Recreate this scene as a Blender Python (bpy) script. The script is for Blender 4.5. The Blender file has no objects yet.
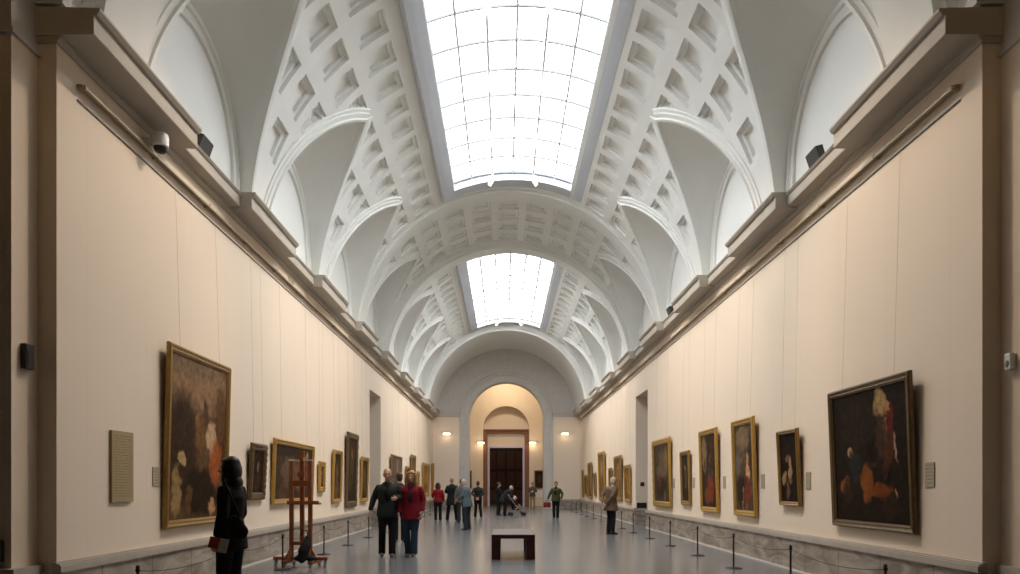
import bpy, bmesh, math, random
from math import sin, cos, pi, sqrt, radians as RD
from mathutils import Vector as V, Matrix as M
random.seed(7)
SC = bpy.context.scene
COL = SC.collection

# ------------------------------------------------------------------ materials
def new_mat(name):
    m = bpy.data.materials.new(name); m.use_nodes = True
    nt = m.node_tree; b = nt.nodes['Principled BSDF']
    return m, nt, b
def N(nt, kind, **kw):
    n = nt.nodes.new(kind)
    for k, v in kw.items():
        if k.startswith('i_'): n.inputs[k[2:].replace('_', ' ')].default_value = v
        else: setattr(n, k, v)
    return n
def rgb(c): return (c[0], c[1], c[2], 1.0)
def mat(name, col, rough=0.6, spec=0.4, metal=0.0, var=0.0, scale=6.0, bump=0.0, bscale=60.0, stretch=None):
    m, nt, b = new_mat(name)
    b.inputs['Base Color'].default_value = rgb(col)
    b.inputs['Roughness'].default_value = rough
    b.inputs['Specular IOR Level'].default_value = spec
    b.inputs['Metallic'].default_value = metal
    tc = None
    if var or bump:
        tc = N(nt, 'ShaderNodeTexCoord'); src = tc.outputs['Object']
        if stretch:
            mp = N(nt, 'ShaderNodeMapping'); mp.inputs['Scale'].default_value = stretch
            nt.links.new(src, mp.inputs['Vector']); src = mp.outputs['Vector']
    if var:
        nz = N(nt, 'ShaderNodeTexNoise'); nz.inputs['Scale'].default_value = scale; nz.inputs['Detail'].default_value = 5
        nt.links.new(src, nz.inputs['Vector'])
        mx = N(nt, 'ShaderNodeMix', data_type='RGBA')
        mx.inputs['A'].default_value = rgb([c*(1-var) for c in col]); mx.inputs['B'].default_value = rgb([min(1, c*(1+var)) for c in col])
        nt.links.new(nz.outputs['Fac'], mx.inputs['Factor']); nt.links.new(mx.outputs['Result'], b.inputs['Base Color'])
    if bump:
        n2 = N(nt, 'ShaderNodeTexNoise'); n2.inputs['Scale'].default_value = bscale; n2.inputs['Detail'].default_value = 4
        nt.links.new(src, n2.inputs['Vector'])
        bp = N(nt, 'ShaderNodeBump'); bp.inputs['Strength'].default_value = bump; bp.inputs['Distance'].default_value = 0.01
        nt.links.new(n2.outputs['Fac'], bp.inputs['Height']); nt.links.new(bp.outputs['Normal'], b.inputs['Normal'])
    return m
def emis(name, col, strength, base=(0.8, 0.8, 0.8)):
    m, nt, b = new_mat(name)
    b.inputs['Base Color'].default_value = rgb(base)
    b.inputs['Emission Color'].default_value = rgb(col)
    b.inputs['Emission Strength'].default_value = strength
    return m

def wall_material():
    m, nt, b = new_mat('wall_canvas')
    b.inputs['Roughness'].default_value = 0.85; b.inputs['Specular IOR Level'].default_value = 0.15
    tc = N(nt, 'ShaderNodeTexCoord'); sp = N(nt, 'ShaderNodeSeparateXYZ')
    nt.links.new(tc.outputs['Object'], sp.inputs[0])
    # vertical seams of the fabric every 1.25 m
    dv = N(nt, 'ShaderNodeMath', operation='DIVIDE'); dv.inputs[1].default_value = 1.25
    nt.links.new(sp.outputs['Y'], dv.inputs[0])
    fr = N(nt, 'ShaderNodeMath', operation='FRACT'); nt.links.new(dv.outputs[0], fr.inputs[0])
    ls = N(nt, 'ShaderNodeMath', operation='LESS_THAN'); ls.inputs[1].default_value = 0.012
    nt.links.new(fr.outputs[0], ls.inputs[0])
    nz = N(nt, 'ShaderNodeTexNoise'); nz.inputs['Scale'].default_value = 1.3; nz.inputs['Detail'].default_value = 4
    nt.links.new(tc.outputs['Object'], nz.inputs['Vector'])
    mx = N(nt, 'ShaderNodeMix', data_type='RGBA')
    mx.inputs['A'].default_value = (0.77, 0.655, 0.535, 1); mx.inputs['B'].default_value = (0.80, 0.685, 0.56, 1)
    nt.links.new(nz.outputs['Fac'], mx.inputs['Factor'])
    m2 = N(nt, 'ShaderNodeMix', data_type='RGBA'); m2.inputs['B'].default_value = (0.75, 0.635, 0.50, 1)
    nt.links.new(ls.outputs[0], m2.inputs['Factor']); nt.links.new(mx.outputs['Result'], m2.inputs['A'])
    nt.links.new(m2.outputs['Result'], b.inputs['Base Color'])
    wv = N(nt, 'ShaderNodeTexNoise'); wv.inputs['Scale'].default_value = 220
    nt.links.new(tc.outputs['Object'], wv.inputs['Vector'])
    bp = N(nt, 'ShaderNodeBump'); bp.inputs['Strength'].default_value = 0.08; bp.inputs['Distance'].default_value = 0.004
    nt.links.new(wv.outputs['Fac'], bp.inputs['Height']); nt.links.new(bp.outputs['Normal'], b.inputs['Normal'])
    return m
def marble(name, a, c, sc, rough):
    m, nt, b = new_mat(name)
    b.inputs['Roughness'].default_value = rough; b.inputs['Specular IOR Level'].default_value = 0.4
    tc = N(nt, 'ShaderNodeTexCoord')
    mp = N(nt, 'ShaderNodeMapping'); mp.inputs['Scale'].default_value = (1, 0.45, 1.6)
    nt.links.new(tc.outputs['Object'], mp.inputs['Vector'])
    nz = N(nt, 'ShaderNodeTexNoise'); nz.inputs['Scale'].default_value = sc; nz.inputs['Detail'].default_value = 8; nz.inputs['Distortion'].default_value = 1.2
    nt.links.new(mp.outputs['Vector'], nz.inputs['Vector'])
    cr = N(nt, 'ShaderNodeValToRGB')
    cr.color_ramp.elements[0].position = 0.33; cr.color_ramp.elements[0].color = rgb(a)
    cr.color_ramp.elements[1].position = 0.68; cr.color_ramp.elements[1].color = rgb(c)
    nt.links.new(nz.outputs['Fac'], cr.inputs['Fac'])
    br = N(nt, 'ShaderNodeSeparateXYZ'); nt.links.new(tc.outputs['Object'], br.inputs[0])
    dv = N(nt, 'ShaderNodeMath', operation='DIVIDE'); dv.inputs[1].default_value = 1.1; nt.links.new(br.outputs['Y'], dv.inputs[0])
    fr = N(nt, 'ShaderNodeMath', operation='FRACT'); nt.links.new(dv.outputs[0], fr.inputs[0])
    ls = N(nt, 'ShaderNodeMath', operation='LESS_THAN'); ls.inputs[1].default_value = 0.012; nt.links.new(fr.outputs[0], ls.inputs[0])
    mx = N(nt, 'ShaderNodeMix', data_type='RGBA'); mx.inputs['B'].default_value = rgb([x*0.55 for x in a])
    nt.links.new(cr.outputs['Color'], mx.inputs['A']); nt.links.new(ls.outputs[0], mx.inputs['Factor'])
    nt.links.new(mx.outputs['Result'], b.inputs['Base Color'])
    return m
def floor_material():
    m, nt, b = new_mat('floor_stone')
    b.inputs['Specular IOR Level'].default_value = 0.5
    tc = N(nt, 'ShaderNodeTexCoord')
    nz = N(nt, 'ShaderNodeTexNoise'); nz.inputs['Scale'].default_value = 0.9; nz.inputs['Detail'].default_value = 7
    nt.links.new(tc.outputs['Object'], nz.inputs['Vector'])
    cr = N(nt, 'ShaderNodeValToRGB')
    cr.color_ramp.elements[0].position = 0.3; cr.color_ramp.elements[0].color = (0.135, 0.142, 0.152, 1)
    cr.color_ramp.elements[1].position = 0.7; cr.color_ramp.elements[1].color = (0.165, 0.172, 0.182, 1)
    nt.links.new(nz.outputs['Fac'], cr.inputs['Fac'])
    bk = N(nt, 'ShaderNodeTexBrick'); bk.offset = 0.0
    for k, v in (('Scale', 1.0), ('Mortar Size', 0.006), ('Brick Width', 1.2), ('Row Height', 1.2)): bk.inputs[k].default_value = v
    nt.links.new(tc.outputs['Object'], bk.inputs['Vector'])
    mx = N(nt, 'ShaderNodeMix', data_type='RGBA'); mx.inputs['B'].default_value = (0.115, 0.12, 0.13, 1)
    nt.links.new(cr.outputs['Color'], mx.inputs['A']); nt.links.new(bk.outputs['Fac'], mx.inputs['Factor'])
    nt.links.new(mx.outputs['Result'], b.inputs['Base Color'])
    n2 = N(nt, 'ShaderNodeTexNoise'); n2.inputs['Scale'].default_value = 3.0; n2.inputs['Detail'].default_value = 5
    nt.links.new(tc.outputs['Object'], n2.inputs['Vector'])
    mr = N(nt, 'ShaderNodeMapRange'); mr.inputs['To Min'].default_value = 0.19; mr.inputs['To Max'].default_value = 0.25
    nt.links.new(n2.outputs['Fac'], mr.inputs['Value']); nt.links.new(mr.outputs['Result'], b.inputs['Roughness'])
    return m

MT = dict(
    wall=wall_material(),
    plaster=mat('vault_plaster', (0.74, 0.745, 0.72), 0.8, 0.2, var=0.05, scale=2.5),
    lunette=mat('lunette_plaster', (0.76, 0.765, 0.745), 0.8, 0.2, var=0.03, scale=1.5),
    near=mat('near_room_bounce_tone', (0.36, 0.25, 0.12), 0.85, 0.15, var=0.05),  # unseen surfaces toned dark ochre to cut and warm the bounce light
    stone=mat('cornice_stone', (0.47, 0.425, 0.365), 0.75, 0.25, var=0.1, scale=5),
    arch=mat('arch_stone', (0.56, 0.535, 0.505), 0.75, 0.25, var=0.12, scale=4),
    marble=marble('plinth_marble', (0.19, 0.155, 0.125), (0.43, 0.375, 0.32), 3.2, 0.45),
    cap=mat('plinth_cap_marble', (0.43, 0.385, 0.33), 0.45, 0.4, var=0.15, scale=6),
    skirt=mat('skirting_stone', (0.60, 0.56, 0.49), 0.5, 0.4, var=0.08),
    floor=floor_material(),
    brass=mat('brass_rail', (0.46, 0.37, 0.24), 0.5, 0.4, 0.2),
    darkline=mat('dark_rail', (0.10, 0.085, 0.07), 0.5),
    frame_white=mat('skylight_frame', (0.80, 0.82, 0.84), 0.5, 0.4),
    bar_grey=mat('glazing_bar', (0.155, 0.16, 0.165), 0.6, 0.2),
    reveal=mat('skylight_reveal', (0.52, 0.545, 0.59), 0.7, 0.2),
    black=mat('black_metal', (0.018, 0.017, 0.016), 0.45, 0.5),
    iron=mat('dark_iron', (0.035, 0.032, 0.03), 0.4, 0.5, 0.5),
    white=mat('white_enamel', (0.75, 0.75, 0.74), 0.4, 0.5),
    grey=mat('grey_plastic', (0.35, 0.35, 0.34), 0.5, 0.4),
    easel=mat('easel_wood', (0.27, 0.085, 0.028), 0.45, 0.45, var=0.25, scale=9, stretch=(6, 6, 0.7)),
    bench=mat('bench_wood', (0.045, 0.013, 0.010), 0.42, 0.3, var=0.3, scale=8, stretch=(8, 0.6, 8)),
    doorwood=mat('brown_wood', (0.20, 0.085, 0.04), 0.5, 0.4, var=0.25, scale=6, stretch=(5, 5, 0.6)),
    darkwood=mat('dark_door_wood', (0.075, 0.042, 0.030), 0.5, 0.4, var=0.3, scale=5, stretch=(5, 5, 0.6)),
    lavender=mat('lavender_lit_edge', (0.66, 0.60, 0.78), 0.5, 0.3),  # bluish light on the far door edges, put into the colour
    panel=mat('text_panel_board', (0.36, 0.27, 0.145), 0.6, 0.3, var=0.06, scale=4),
    ink=mat('print_ink', (0.20, 0.135, 0.065), 0.7, 0.2),
    label=mat('label_card', (0.42, 0.36, 0.27), 0.6, 0.3),
    wire=mat('steel_wire', (0.60, 0.52, 0.42), 0.5, 0.4),
    rope=mat('barrier_cord', (0.05, 0.042, 0.035), 0.8, 0.2),
    rubber=mat('rubber', (0.03, 0.03, 0.03), 0.7, 0.2),
    sack=mat('black_cloth', (0.02, 0.022, 0.024), 0.85, 0.15, var=0.2, bump=0.4, bscale=14),
    glass=emis('skylight_glass', (0.94, 0.98, 1.0), 8.2),
    lampglow=emis('lamp_diffuser', (1.0, 0.84, 0.60), 4.0),
    spotglow=emis('spot_lens', (1.0, 0.86, 0.66), 6.0),
)
GOLD = [mat('gilt_old', (0.30, 0.175, 0.045), 0.42, 0.5, 0.35, var=0.35, scale=22, bump=0.5, bscale=45),
        mat('gilt_bright', (0.46, 0.27, 0.055), 0.38, 0.5, 0.4, var=0.35, scale=22, bump=0.5, bscale=45),
        mat('gilt_dark', (0.13, 0.08, 0.03), 0.42, 0.5, 0.3, var=0.4, scale=20, bump=0.6, bscale=40)]

# ------------------------------------------------------------------ mesh builder
class MB:
    def __init__(s): s.v = []; s.f = []; s.m = []; s.mi = 0
    def add(s, vs, fs):
        o = len(s.v); s.v += [tuple(p) for p in vs]
        s.f += [tuple(i+o for i in f) for f in fs]; s.m += [s.mi]*len(fs)
    def box(s, x0, x1, y0, y1, z0, z1, mtx=None):
        vs = [V((x, y, z)) for z in (z0, z1) for y in (y0, y1) for x in (x0, x1)]
        if mtx: vs = [mtx @ p for p in vs]
        s.add(vs, [(0, 2, 3, 1), (4, 5, 7, 6), (0, 1, 5, 4), (2, 6, 7, 3), (0, 4, 6, 2), (1, 3, 7, 5)])
    def cbox(s, x0, x1, y0, y1, z0, z1, c=0.008, mtx=None):
        bm = bmesh.new()
        vs = [bm.verts.new((x, y, z)) for z in (z0, z1) for y in (y0, y1) for x in (x0, x1)]
        for f in [(0, 2, 3, 1), (4, 5, 7, 6), (0, 1, 5, 4), (2, 6, 7, 3), (0, 4, 6, 2), (1, 3, 7, 5)]:
            bm.faces.new([vs[i] for i in f])
        bmesh.ops.bevel(bm, geom=bm.edges[:], offset=c, segments=2, affect='EDGES', profile=0.6)
        bm.verts.index_update()
        ps = [v.co.copy() for v in bm.verts]
        if mtx: ps = [mtx @ p for p in ps]
        s.add(ps, [[v.index for v in f.verts] for f in bm.faces]); bm.free()
    def loft(s, rings, cap=True, closed=True):
        n = len(rings[0]); vs = [p for r in rings for p in r]; fs = []
        for i in range(len(rings)-1):
            for j in range(n if closed else n-1):
                k = (j+1) % n
                fs.append((i*n+j, i*n+k, (i+1)*n+k, (i+1)*n+j))
        if cap and closed:
            fs.append(tuple(range(n-1, -1, -1))); fs.append(tuple((len(rings)-1)*n+j for j in range(n)))
        s.add(vs, fs)
    def tube(s, pts, r, n=10, flat=None, round_ends=False):
        pts = [V(p) for p in pts]; R = r if isinstance(r, (list, tuple)) else [r]*len(pts)
        if round_ends:
            d0 = (pts[0]-pts[1]).normalized(); d1 = (pts[-1]-pts[-2]).normalized()
            a = [(pts[0]+d0*R[0]*k, R[0]*q) for k, q in ((0.98, 0.2), (0.8, 0.6), (0.45, 0.89))]
            b = [(pts[-1]+d1*R[-1]*k, R[-1]*q) for k, q in ((0.45, 0.89), (0.8, 0.6), (0.98, 0.2))]
            pts = [p for p, _ in a]+pts+[p for p, _ in b]; R = [q for _, q in a]+list(R)+[q for _, q in b]
        rings = []; up = None
        for i, p in enumerate(pts):
            d = (pts[min(i+1, len(pts)-1)]-pts[max(i-1, 0)]).normalized()
            if up is None:
                ref = V((0, 0, 1)) if abs(d.z) < 0.9 else V((0, 1, 0))
                up = (ref - d*ref.dot(d)).normalized()
            else:
                up = (up-d*up.dot(d)).normalized()
            sd = d.cross(up); fl = flat if flat else 1.0
            rings.append([p+up*(cos(2*pi*j/n)*R[i])+sd*(sin(2*pi*j/n)*R[i]*fl) for j in range(n)])
        s.loft(rings)
    def lathe(s, prof, n=16, c=(0, 0, 0), mtx=None):
        c = V(c); rings = [[V((r*cos(2*pi*j/n), r*sin(2*pi*j/n), z)) for j in range(n)] for r, z in prof]
        rings = [[(mtx @ p if mtx else p)+c for p in r] for r in rings]
        s.loft(rings)
    def ell(s, c, rx, ry, rz, n=14, k=9, mtx=None):
        rings = []
        for i in range(k+1):
            a = pi*i/k; a = min(max(a, 0.06), pi-0.06)
            rings.append([V((rx*sin(a)*cos(2*pi*j/n), ry*sin(a)*sin(2*pi*j/n), -rz*cos(a))) for j in range(n)])
        c = V(c); rings = [[(mtx @ p if mtx else p)+c for p in r] for r in rings]
        s.loft(rings)
    def sweep(s, frames, prof, closed_prof=True, cap=True):
        # frames: (origin, axis_a, axis_b); prof: (a, b)
        rings = [[o+A*a+B*b for a, b in prof] for o, A, B in frames]
        s.loft(rings, cap=cap, closed=closed_prof)
    def mesh(s, name):
        me = bpy.data.meshes.new(name); me.from_pydata(s.v, [], s.f); me.update()
        bm = bmesh.new(); bm.from_mesh(me); bmesh.ops.recalc_face_normals(bm, faces=bm.faces[:]); bm.to_mesh(me); bm.free()
        return me
    def build(s, name, mats, parent=None, smooth=False, angle=None):
        me = s.mesh(name)
        if not isinstance(mats, (list, tuple)): mats = [mats]
        for m in mats: me.materials.append(m)
        if len(mats) > 1: me.polygons.foreach_set('material_index', s.m)
        if smooth: me.polygons.foreach_set('use_smooth', [True]*len(me.polygons))
        if angle: me.set_sharp_from_angle(angle=RD(angle)); 
        o = bpy.data.objects.new(name, me); COL.objects.link(o)
        if parent: o.parent = parent
        return o

def tag(o, label, cat, group=None):
    o['label'] = label; o['category'] = cat
    if group: o['group'] = group
    return o
def thing(name, label, cat, loc=(0, 0, 0), rz=0, group=None, rot=None):
    o = bpy.data.objects.new(name, None); COL.objects.link(o)
    o.empty_display_size = 0.1
    o.location = loc; o.rotation_euler = rot if rot else (0, 0, rz)
    return tag(o, label, cat, group)
def struct(o): o['kind'] = 'structure'; return o
def dup(root, loc, label, rz=None):
    c = root.copy(); COL.objects.link(c); c.location = loc; c['label'] = label
    if rz is not None: c.rotation_euler = (0, 0, rz)
    for ch in list(root.children):
        d = ch.copy(); COL.objects.link(d); d.parent = c
        for g in list(ch.children):
            e = g.copy(); COL.objects.link(e); e.parent = d
    return c

# ------------------------------------------------------------------ dimensions
HW = 4.5; Y0 = 7.0; YE = 44.2; R = 4.5; ZC = 5.5
BAYS = [8.1+4.4*k for k in range(7)]            # seven vaulted bays
YB0, YB1 = 8.1, 38.9
D0, D1, DH = 23.3, 25.4, 4.5                    # side doorways
EYE = (-0.15, 0.0, 1.33); F = 720.0

# ------------------------------------------------------------------ floor, walls
fl = MB(); fl.box(-8, 8, -5, 62, -0.2, 0); struct(fl.build('floor', MT['floor']))

def side_wall(name, s):
    w = MB()
    def bx(a, b, y0, y1, z0, z1): w.box(min(s*a, s*b), max(s*a, s*b), y0, y1, z0, z1)
    bx(HW, HW+0.46, Y0, D0, 0, 5.72); bx(HW, HW+0.46, D1, YE+0.1, 0, 5.72); bx(HW, HW+0.46, D0, D1, DH, 5.72)
    # recessed pier beside the hall's near end and the cross wall of the near room
    bx(4.68, 8.2, 6.62, Y0, 0, 5.5)
    # side room behind the doorway
    bx(HW+2.6, HW+2.7, D0-1.5, D1+1.5, 0, 5.0); bx(HW+0.4, HW+2.7, D0-1.6, D0-1.5, 0, 5); bx(HW+0.4, HW+2.7, D1+1.5, D1+1.6, 0, 5)
    bx(HW+0.4, HW+2.7, D0-1.6, D1+1.6, 4.9, 5.0)
    struct(w.build(name, MT['wall']))
side_wall('wall_left', -1); side_wall('wall_right', 1)

w = MB(); w.box(-8.2, 8.2, -5.1, -5.0, 0, 7.2); struct(w.build('wall_near', MT['near']))
w = MB(); w.box(-8.3, -8.2, -5, 7, 0, 7.2); w.box(8.2, 8.3, -5, 7, 0, 7.2); struct(w.build('wall_near_sides', MT['near']))
w = MB(); w.box(-8.3, 8.3, -5.1, 6.62, 7.2, 7.3); struct(w.build('ceiling_near', MT['near']))
w = MB(); w.box(-4.8, 4.8, 6.5, 6.6, 7.15, 10.3); struct(w.build('wall_near_light_block', MT['plaster']))  # unseen panel added to block world light above the near ceiling

# entablature of the near cross wall, and piers up to the vault
for s, nm in ((-1, 'trim_1'), (1, 'trim_2')):
    e = MB()
    def bx(a, b, y0, y1, z0, z1): e.box(min(s*a, s*b), max(s*a, s*b), y0, y1, z0, z1)
    bx(4.68, 8.2, 6.62, Y0, 5.54, 7.2); bx(4.64, 8.2, 6.58, Y0-0.001, 5.5, 5.54)
    bx(4.49, 4.68, 6.99, 7.3, 5.72, 7.2); bx(4.40, 4.70, 6.93, 7.2, 5.99, 6.08)
    bx(4.0, 8.2, 6.5, 6.95, 6.3, 7.25)
    struct(e.build(nm, MT['arch']))

# plinths
def plinth(name, s):
    p = MB()
    def bx(m, a, b, y0, y1, z0, z1): p.mi = m; p.box(min(s*a, s*b), max(s*a, s*b), y0, y1, z0, z1)
    for y0, y1 in ((Y0-0.05, D0), (D1, YE)):
        bx(0, HW-0.05, HW+0.02, y0, y1, 0.03, 0.50); bx(2, HW-0.065, HW+0.02, y0, y1, 0, 0.03)
        bx(1, HW-0.075, HW+0.02, y0, y1, 0.50, 0.565); bx(1, HW-0.06, HW+0.02, y0, y1, 0.565, 0.585); bx(1, HW-0.03, HW+0.02, y0, y1, 0.585, 0.6)
    for y0, y1 in ((D0-0.02, D0+0.05), (D1-0.05, D1+0.02)):     # jambs
        bx(0, HW-0.05, HW+0.46, y0, y1, 0.0, 0.50); bx(1, HW-0.07, HW+0.46, y0-0.02, y1+0.02, 0.5, 0.58)
    bx(0, 4.63, 8.2, 6.57, Y0-0.02, 0.0, 0.5); bx(1, 4.61, 8.2, 6.55, Y0-0.02, 0.5, 0.58)
    struct(p.build(name, [MT['marble'], MT['cap'], MT['skirt']]))
plinth('baseboard_left', -1); plinth('baseboard_right', 1)

# hanging rails
def rails(name, s):
    r = MB()
    a = lambda d: s*(HW-d)
    r.mi = 0
    r.box(min(a(0.085), a(0.055)), max(a(0.085), a(0.055)), Y0+0.33, YE-0.15, 5.39, 5.418)
    r.box(min(a(0.055), a(0)), max(a(0.055), a(0)), Y0+0.33, YE-0.15, 5.42, 5.432)
    y = Y0+0.34
    while y < YE-0.3:
        r.box(min(a(0.092), a(0)), max(a(0.092), a(0)), y, y+0.02, 5.38, 5.43); y += 1.55
    r.mi = 1
    r.box(min(a(0.014), a(0)), max(a(0.014), a(0)), Y0+0.33, YE-0.15, 5.265, 5.276)
    struct(r.build(name, [MT['brass'], MT['darkline']]))
rails('trim_3', -1); rails('trim_4', 1)

# ------------------------------------------------------------------ cornice and its blocks
def prism_y(mb, s, prof, y0, y1):
    rings = [[V((s*x, y, z)) for x, z in prof] for y in (y0, y1)]
    mb.loft(rings)
for s, nm in ((-1, 'trim_5'), (1, 'trim_6')):
    c = MB()
    prism_y(c, s, [(4.75, 5.64), (4.475, 5.64), (4.465, 5.665), (4.445, 5.675), (4.445, 5.715), (4.42, 5.725), (4.31, 5.735), (4.30, 5.745), (4.30, 5.89), (4.28, 5.90), (4.26, 5.93), (4.75, 5.95)], Y0-0.03, YE)
    struct(c.build(nm, MT['stone']))
nb = 7
for s in (-1, 1):
    for k in range(-1, 8):
        y0 = 11.3+4.4*k; y1 = min(y0+2.4, YE-0.02); y0 = max(y0, 6.95)
        b = MB()
        prism_y(b, s, [(4.70, 5.69), (4.42, 5.70), (4.12, 5.70), (4.11, 5.71), (4.11, 5.885), (4.08, 5.89), (4.05, 5.93), (4.05, 5.955), (4.70, 5.97)], y0, y1)
        struct(b.build('trim_%d' % nb, MT['stone'])); nb += 1

# ------------------------------------------------------------------ vault
SH, SB, SD = R*RD(48), 1.78, 0.8
_c = 1-(SD/(1+SD))**2
def sev_h(t): return SH*sqrt(max(0, 1-((t+SD)/(1+SD))**2))/sqrt(_c)
def sev_y(h, H=SH, B=SB):
    if h >= H: return -1
    return B*((1+SD)*sqrt(1-(h/H)**2*_c)-SD)
def vp(th, y, r=R, s=1): return V((s*r*sin(th), y, ZC+r*cos(th)))
PITCH = RD(11); CY = 0.88; HO, HI = 0.31, 0.215
def coffer_depth(th, y, ys, mid):
    ths = round(th/PITCH)*PITCH
    if ths > RD(68) or (ths < RD(32) and not mid): return 0
    k = round((y-ys)/CY); yc = ys+k*CY
    for yr in (21.3, 25.7, YB0, YB1):
        if abs(yc-yr) < 0.5: return 0
    m = max(abs(y-yc), abs(th-ths)*R)
    if m > HO-0.004: return 0
    h = R*(pi/2-th)
    if abs(y-(ys+2.2)) < sev_y(h, SH+0.30, SB+0.27): return 0
    return 0.06 if m > HI-0.004 else 0.115
def lines(lo, hi, step, centers):
    L = [lo+(hi-lo)*i/round((hi-lo)/step) for i in range(round((hi-lo)/step)+1)]
    special = []
    for c in centers:
        for o in (HO, HO-0.012, HI, HI-0.012):
            special += [c-o, c+o]
    special = [x for x in special if lo < x < hi]
    L = [x for x in L if x in (L[0], L[-1]) or all(abs(x-q) > 0.02 for q in special)]
    return sorted(set(L+special))
vault = MB()
for ys in BAYS:
    mid = abs(ys-21.3) < 0.01
    yl = lines(ys, ys+4.4, 0.07, [ys+CY*k for k in range(6)])
    a0 = 0.0 if mid else R*RD(22.6)
    al = lines(a0, R*RD(85), 0.07, [R*PITCH*k for k in range(0, 7)])
    for s in (-1, 1):
        idx = {}; base = len(vault.v); vs = []; fs = []
        for i, a in enumerate(al):
            th = a/R
            for j, y in enumerate(yl):
                idx[i, j] = len(vs); vs.append(vp(th, y, R+coffer_depth(th, y, ys, mid), s))
        for i in range(len(al)-1):
            h = R*pi/2-(al[i]+al[i+1])/2
            lim = sev_y(h, SH+0.10, SB+0.09)
            for j in range(len(yl)-1):
                if abs((yl[j]+yl[j+1])/2-(ys+2.2)) < lim: continue
                fs.append((idx[i, j], idx[i+1, j], idx[i+1, j+1], idx[i, j+1]))
        vault.add(vs, fs)
me = bpy.data.meshes.new('ceiling'); me.from_pydata(vault.v, [], vault.f); me.update(); me.materials.append(MT['plaster'])
# solid crown strips beside the skylights (ends), plain end bay
struct_ceiling = bpy.data.objects.new('ceiling', me); COL.objects.link(struct_ceiling); struct(struct_ceiling)
SKY = [(10.2, 20.25), (26.25, 37.7)]
HS = RD(21.6)
cr = MB()
def patch(mb, t0, t1, y0, y1, r=R, n=24):
    vs = []; fs = []
    for i in range(n+1):
        th = t0+(t1-t0)*i/n
        vs += [vp(th, y0, r), vp(th, y1, r)]
    for i in range(n): fs.append((2*i, 2*i+2, 2*i+3, 2*i+1))
    mb.add(vs, fs)
for a, b in ((YB0, SKY[0][0]), (SKY[0][1], 21.3), (25.7, SKY[1][0]), (SKY[1][1], YB1)):
    patch(cr, -RD(22.7), RD(22.7), a, b)
patch(cr, -RD(84.2), RD(84.2), 6.97, YB0, R, 60)
patch(cr, -RD(84.2), RD(84.2), YB1-0.2, YE+0.1, R-0.2, 60)
struct(cr.build('ceiling_crown', MT['plaster'], smooth=True))

# transverse ribs
def rib(name, y0, y1, d, m):
    q = MB(); n = 72; TH = RD(84.2)
    prof = [(y0, -0.05), (y0, d*0.55), (y0+0.05, d*0.6), (y0+0.07, d), (y1-0.07, d), (y1-0.05, d*0.6), (y1, d*0.55), (y1, -0.05)]
    rings = []
    for i in range(n+1):
        th = -TH+2*TH*i/n
        rings.append([vp(th, y, R-h) for y, h in prof])
    q.loft(rings); struct(q.build(name, m, smooth=True, angle=25))
rib('trim_30', 20.95, 21.65, 0.06, MT['plaster']); rib('trim_31', 25.3, 26.1, 0.24, MT['plaster']); rib('trim_32', 38.45, 39.2, 0.30, MT['plaster'])
rib('trim_33', 7.3, 8.35, 0.2, MT['plaster'])

# cross vaults over the lunettes, rims, lunettes
XW = 4.58
def arch_pts(a, zs, z0, n=32, y=0):
    P = [V((0, -a+y, z0))]
    for i in range(n+1):
        ph = pi*i/n; P.append(V((0, -a*cos(ph)+y, zs+a*sin(ph))))
    P.append(V((0, a+y, z0))); return P
sev = MB(); lun = MB(); rim = MB(); ring = MB()
NS = 56
for ys in BAYS[:]:
    yc = ys+2.2
    for s in (-1, 1):
        rings = []; P1 = []
        for i in range(NS+1):
            ph = pi*i/NS; u = -cos(ph)
            h = sev_h(abs(u)) if 0 < i < NS else 0.0
            th = pi/2-h/R
            p1 = vp(th, yc+SB*u, R, s); P1.append((p1, th))
            z0 = 5.5 if i in (0, NS) else 6.42+1.68*sqrt(max(0, 1-u*u))
            p0 = V((s*XW, yc+1.68*u, z0))
            rings.append([p0.lerp(p1, k/6) + V((0, 0, 0.10*sin(pi*k/6)*sin(ph))) for k in range(7)])
        sev.loft(rings, cap=False, closed=False)
        # rim moulding along the groin
        fr = []
        half = NS//2
        for side in (0, 1):
            fr = []
            rng = range(0, half+1) if side == 0 else range(half, NS+1)
            for i in rng:
                p, th = P1[i]
                if p.z < 5.93: continue
                q = P1[min(i+1, rng[-1])][0]; o = P1[max(i-1, rng[0])][0]
                tg = (q-o).normalized(); nr = V((-s*sin(th), 0, -cos(th)))
                out = nr.cross(tg).normalized()
                cdir = V((p.x, yc, p.z))
                if out.dot(V((0, p.y-yc, 0))+V((-s*0.3, 0, 0.4))*0.2) < 0: out = -out
                fr.append((p, out, nr))
            rim.sweep(fr, [(-0.015, -0.10), (-0.015, 0.075), (0.05, 0.085), (0.06, 0.05), (0.16, 0.05), (0.17, 0.03), (0.24, 0.025), (0.25, -0.02), (0.12, -0.10)])
        # lunette wall + its mouldings
        A = arch_pts(1.70, 6.42, 5.55, 32, yc)
        lun.add([V((s*(XW+0.03), yc, 6.2))]+[V((s*(XW+0.03), p.y, p.z)) for p in A], [(0, i+1, i+2) for i in range(len(A)-1)])
        Bp = arch_pts(1.46, 6.42, 5.85, 32, yc)
        fr = []
        for i, p in enumerate(Bp):
            d = (Bp[min(i+1, len(Bp)-1)]-Bp[max(i-1, 0)]).normalized()
            n_ = V((-s, 0, 0)); out = d.cross(V((1, 0, 0)))
            if out.dot(p-V((0, yc, 6.3))) < 0: out = -out
            fr.append((V((s*(XW+0.03), p.y, p.z)), out, n_))
        ring.sweep(fr, [(0, 0), (0, 0.05), (0.03, 0.06), (0.05, 0.03), (0.15, 0.035), (0.17, 0.07), (0.25, 0.07), (0.25, 0)])
        fr2 = [(o-A_*0.10, A_, B_) for o, A_, B_ in fr]
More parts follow.
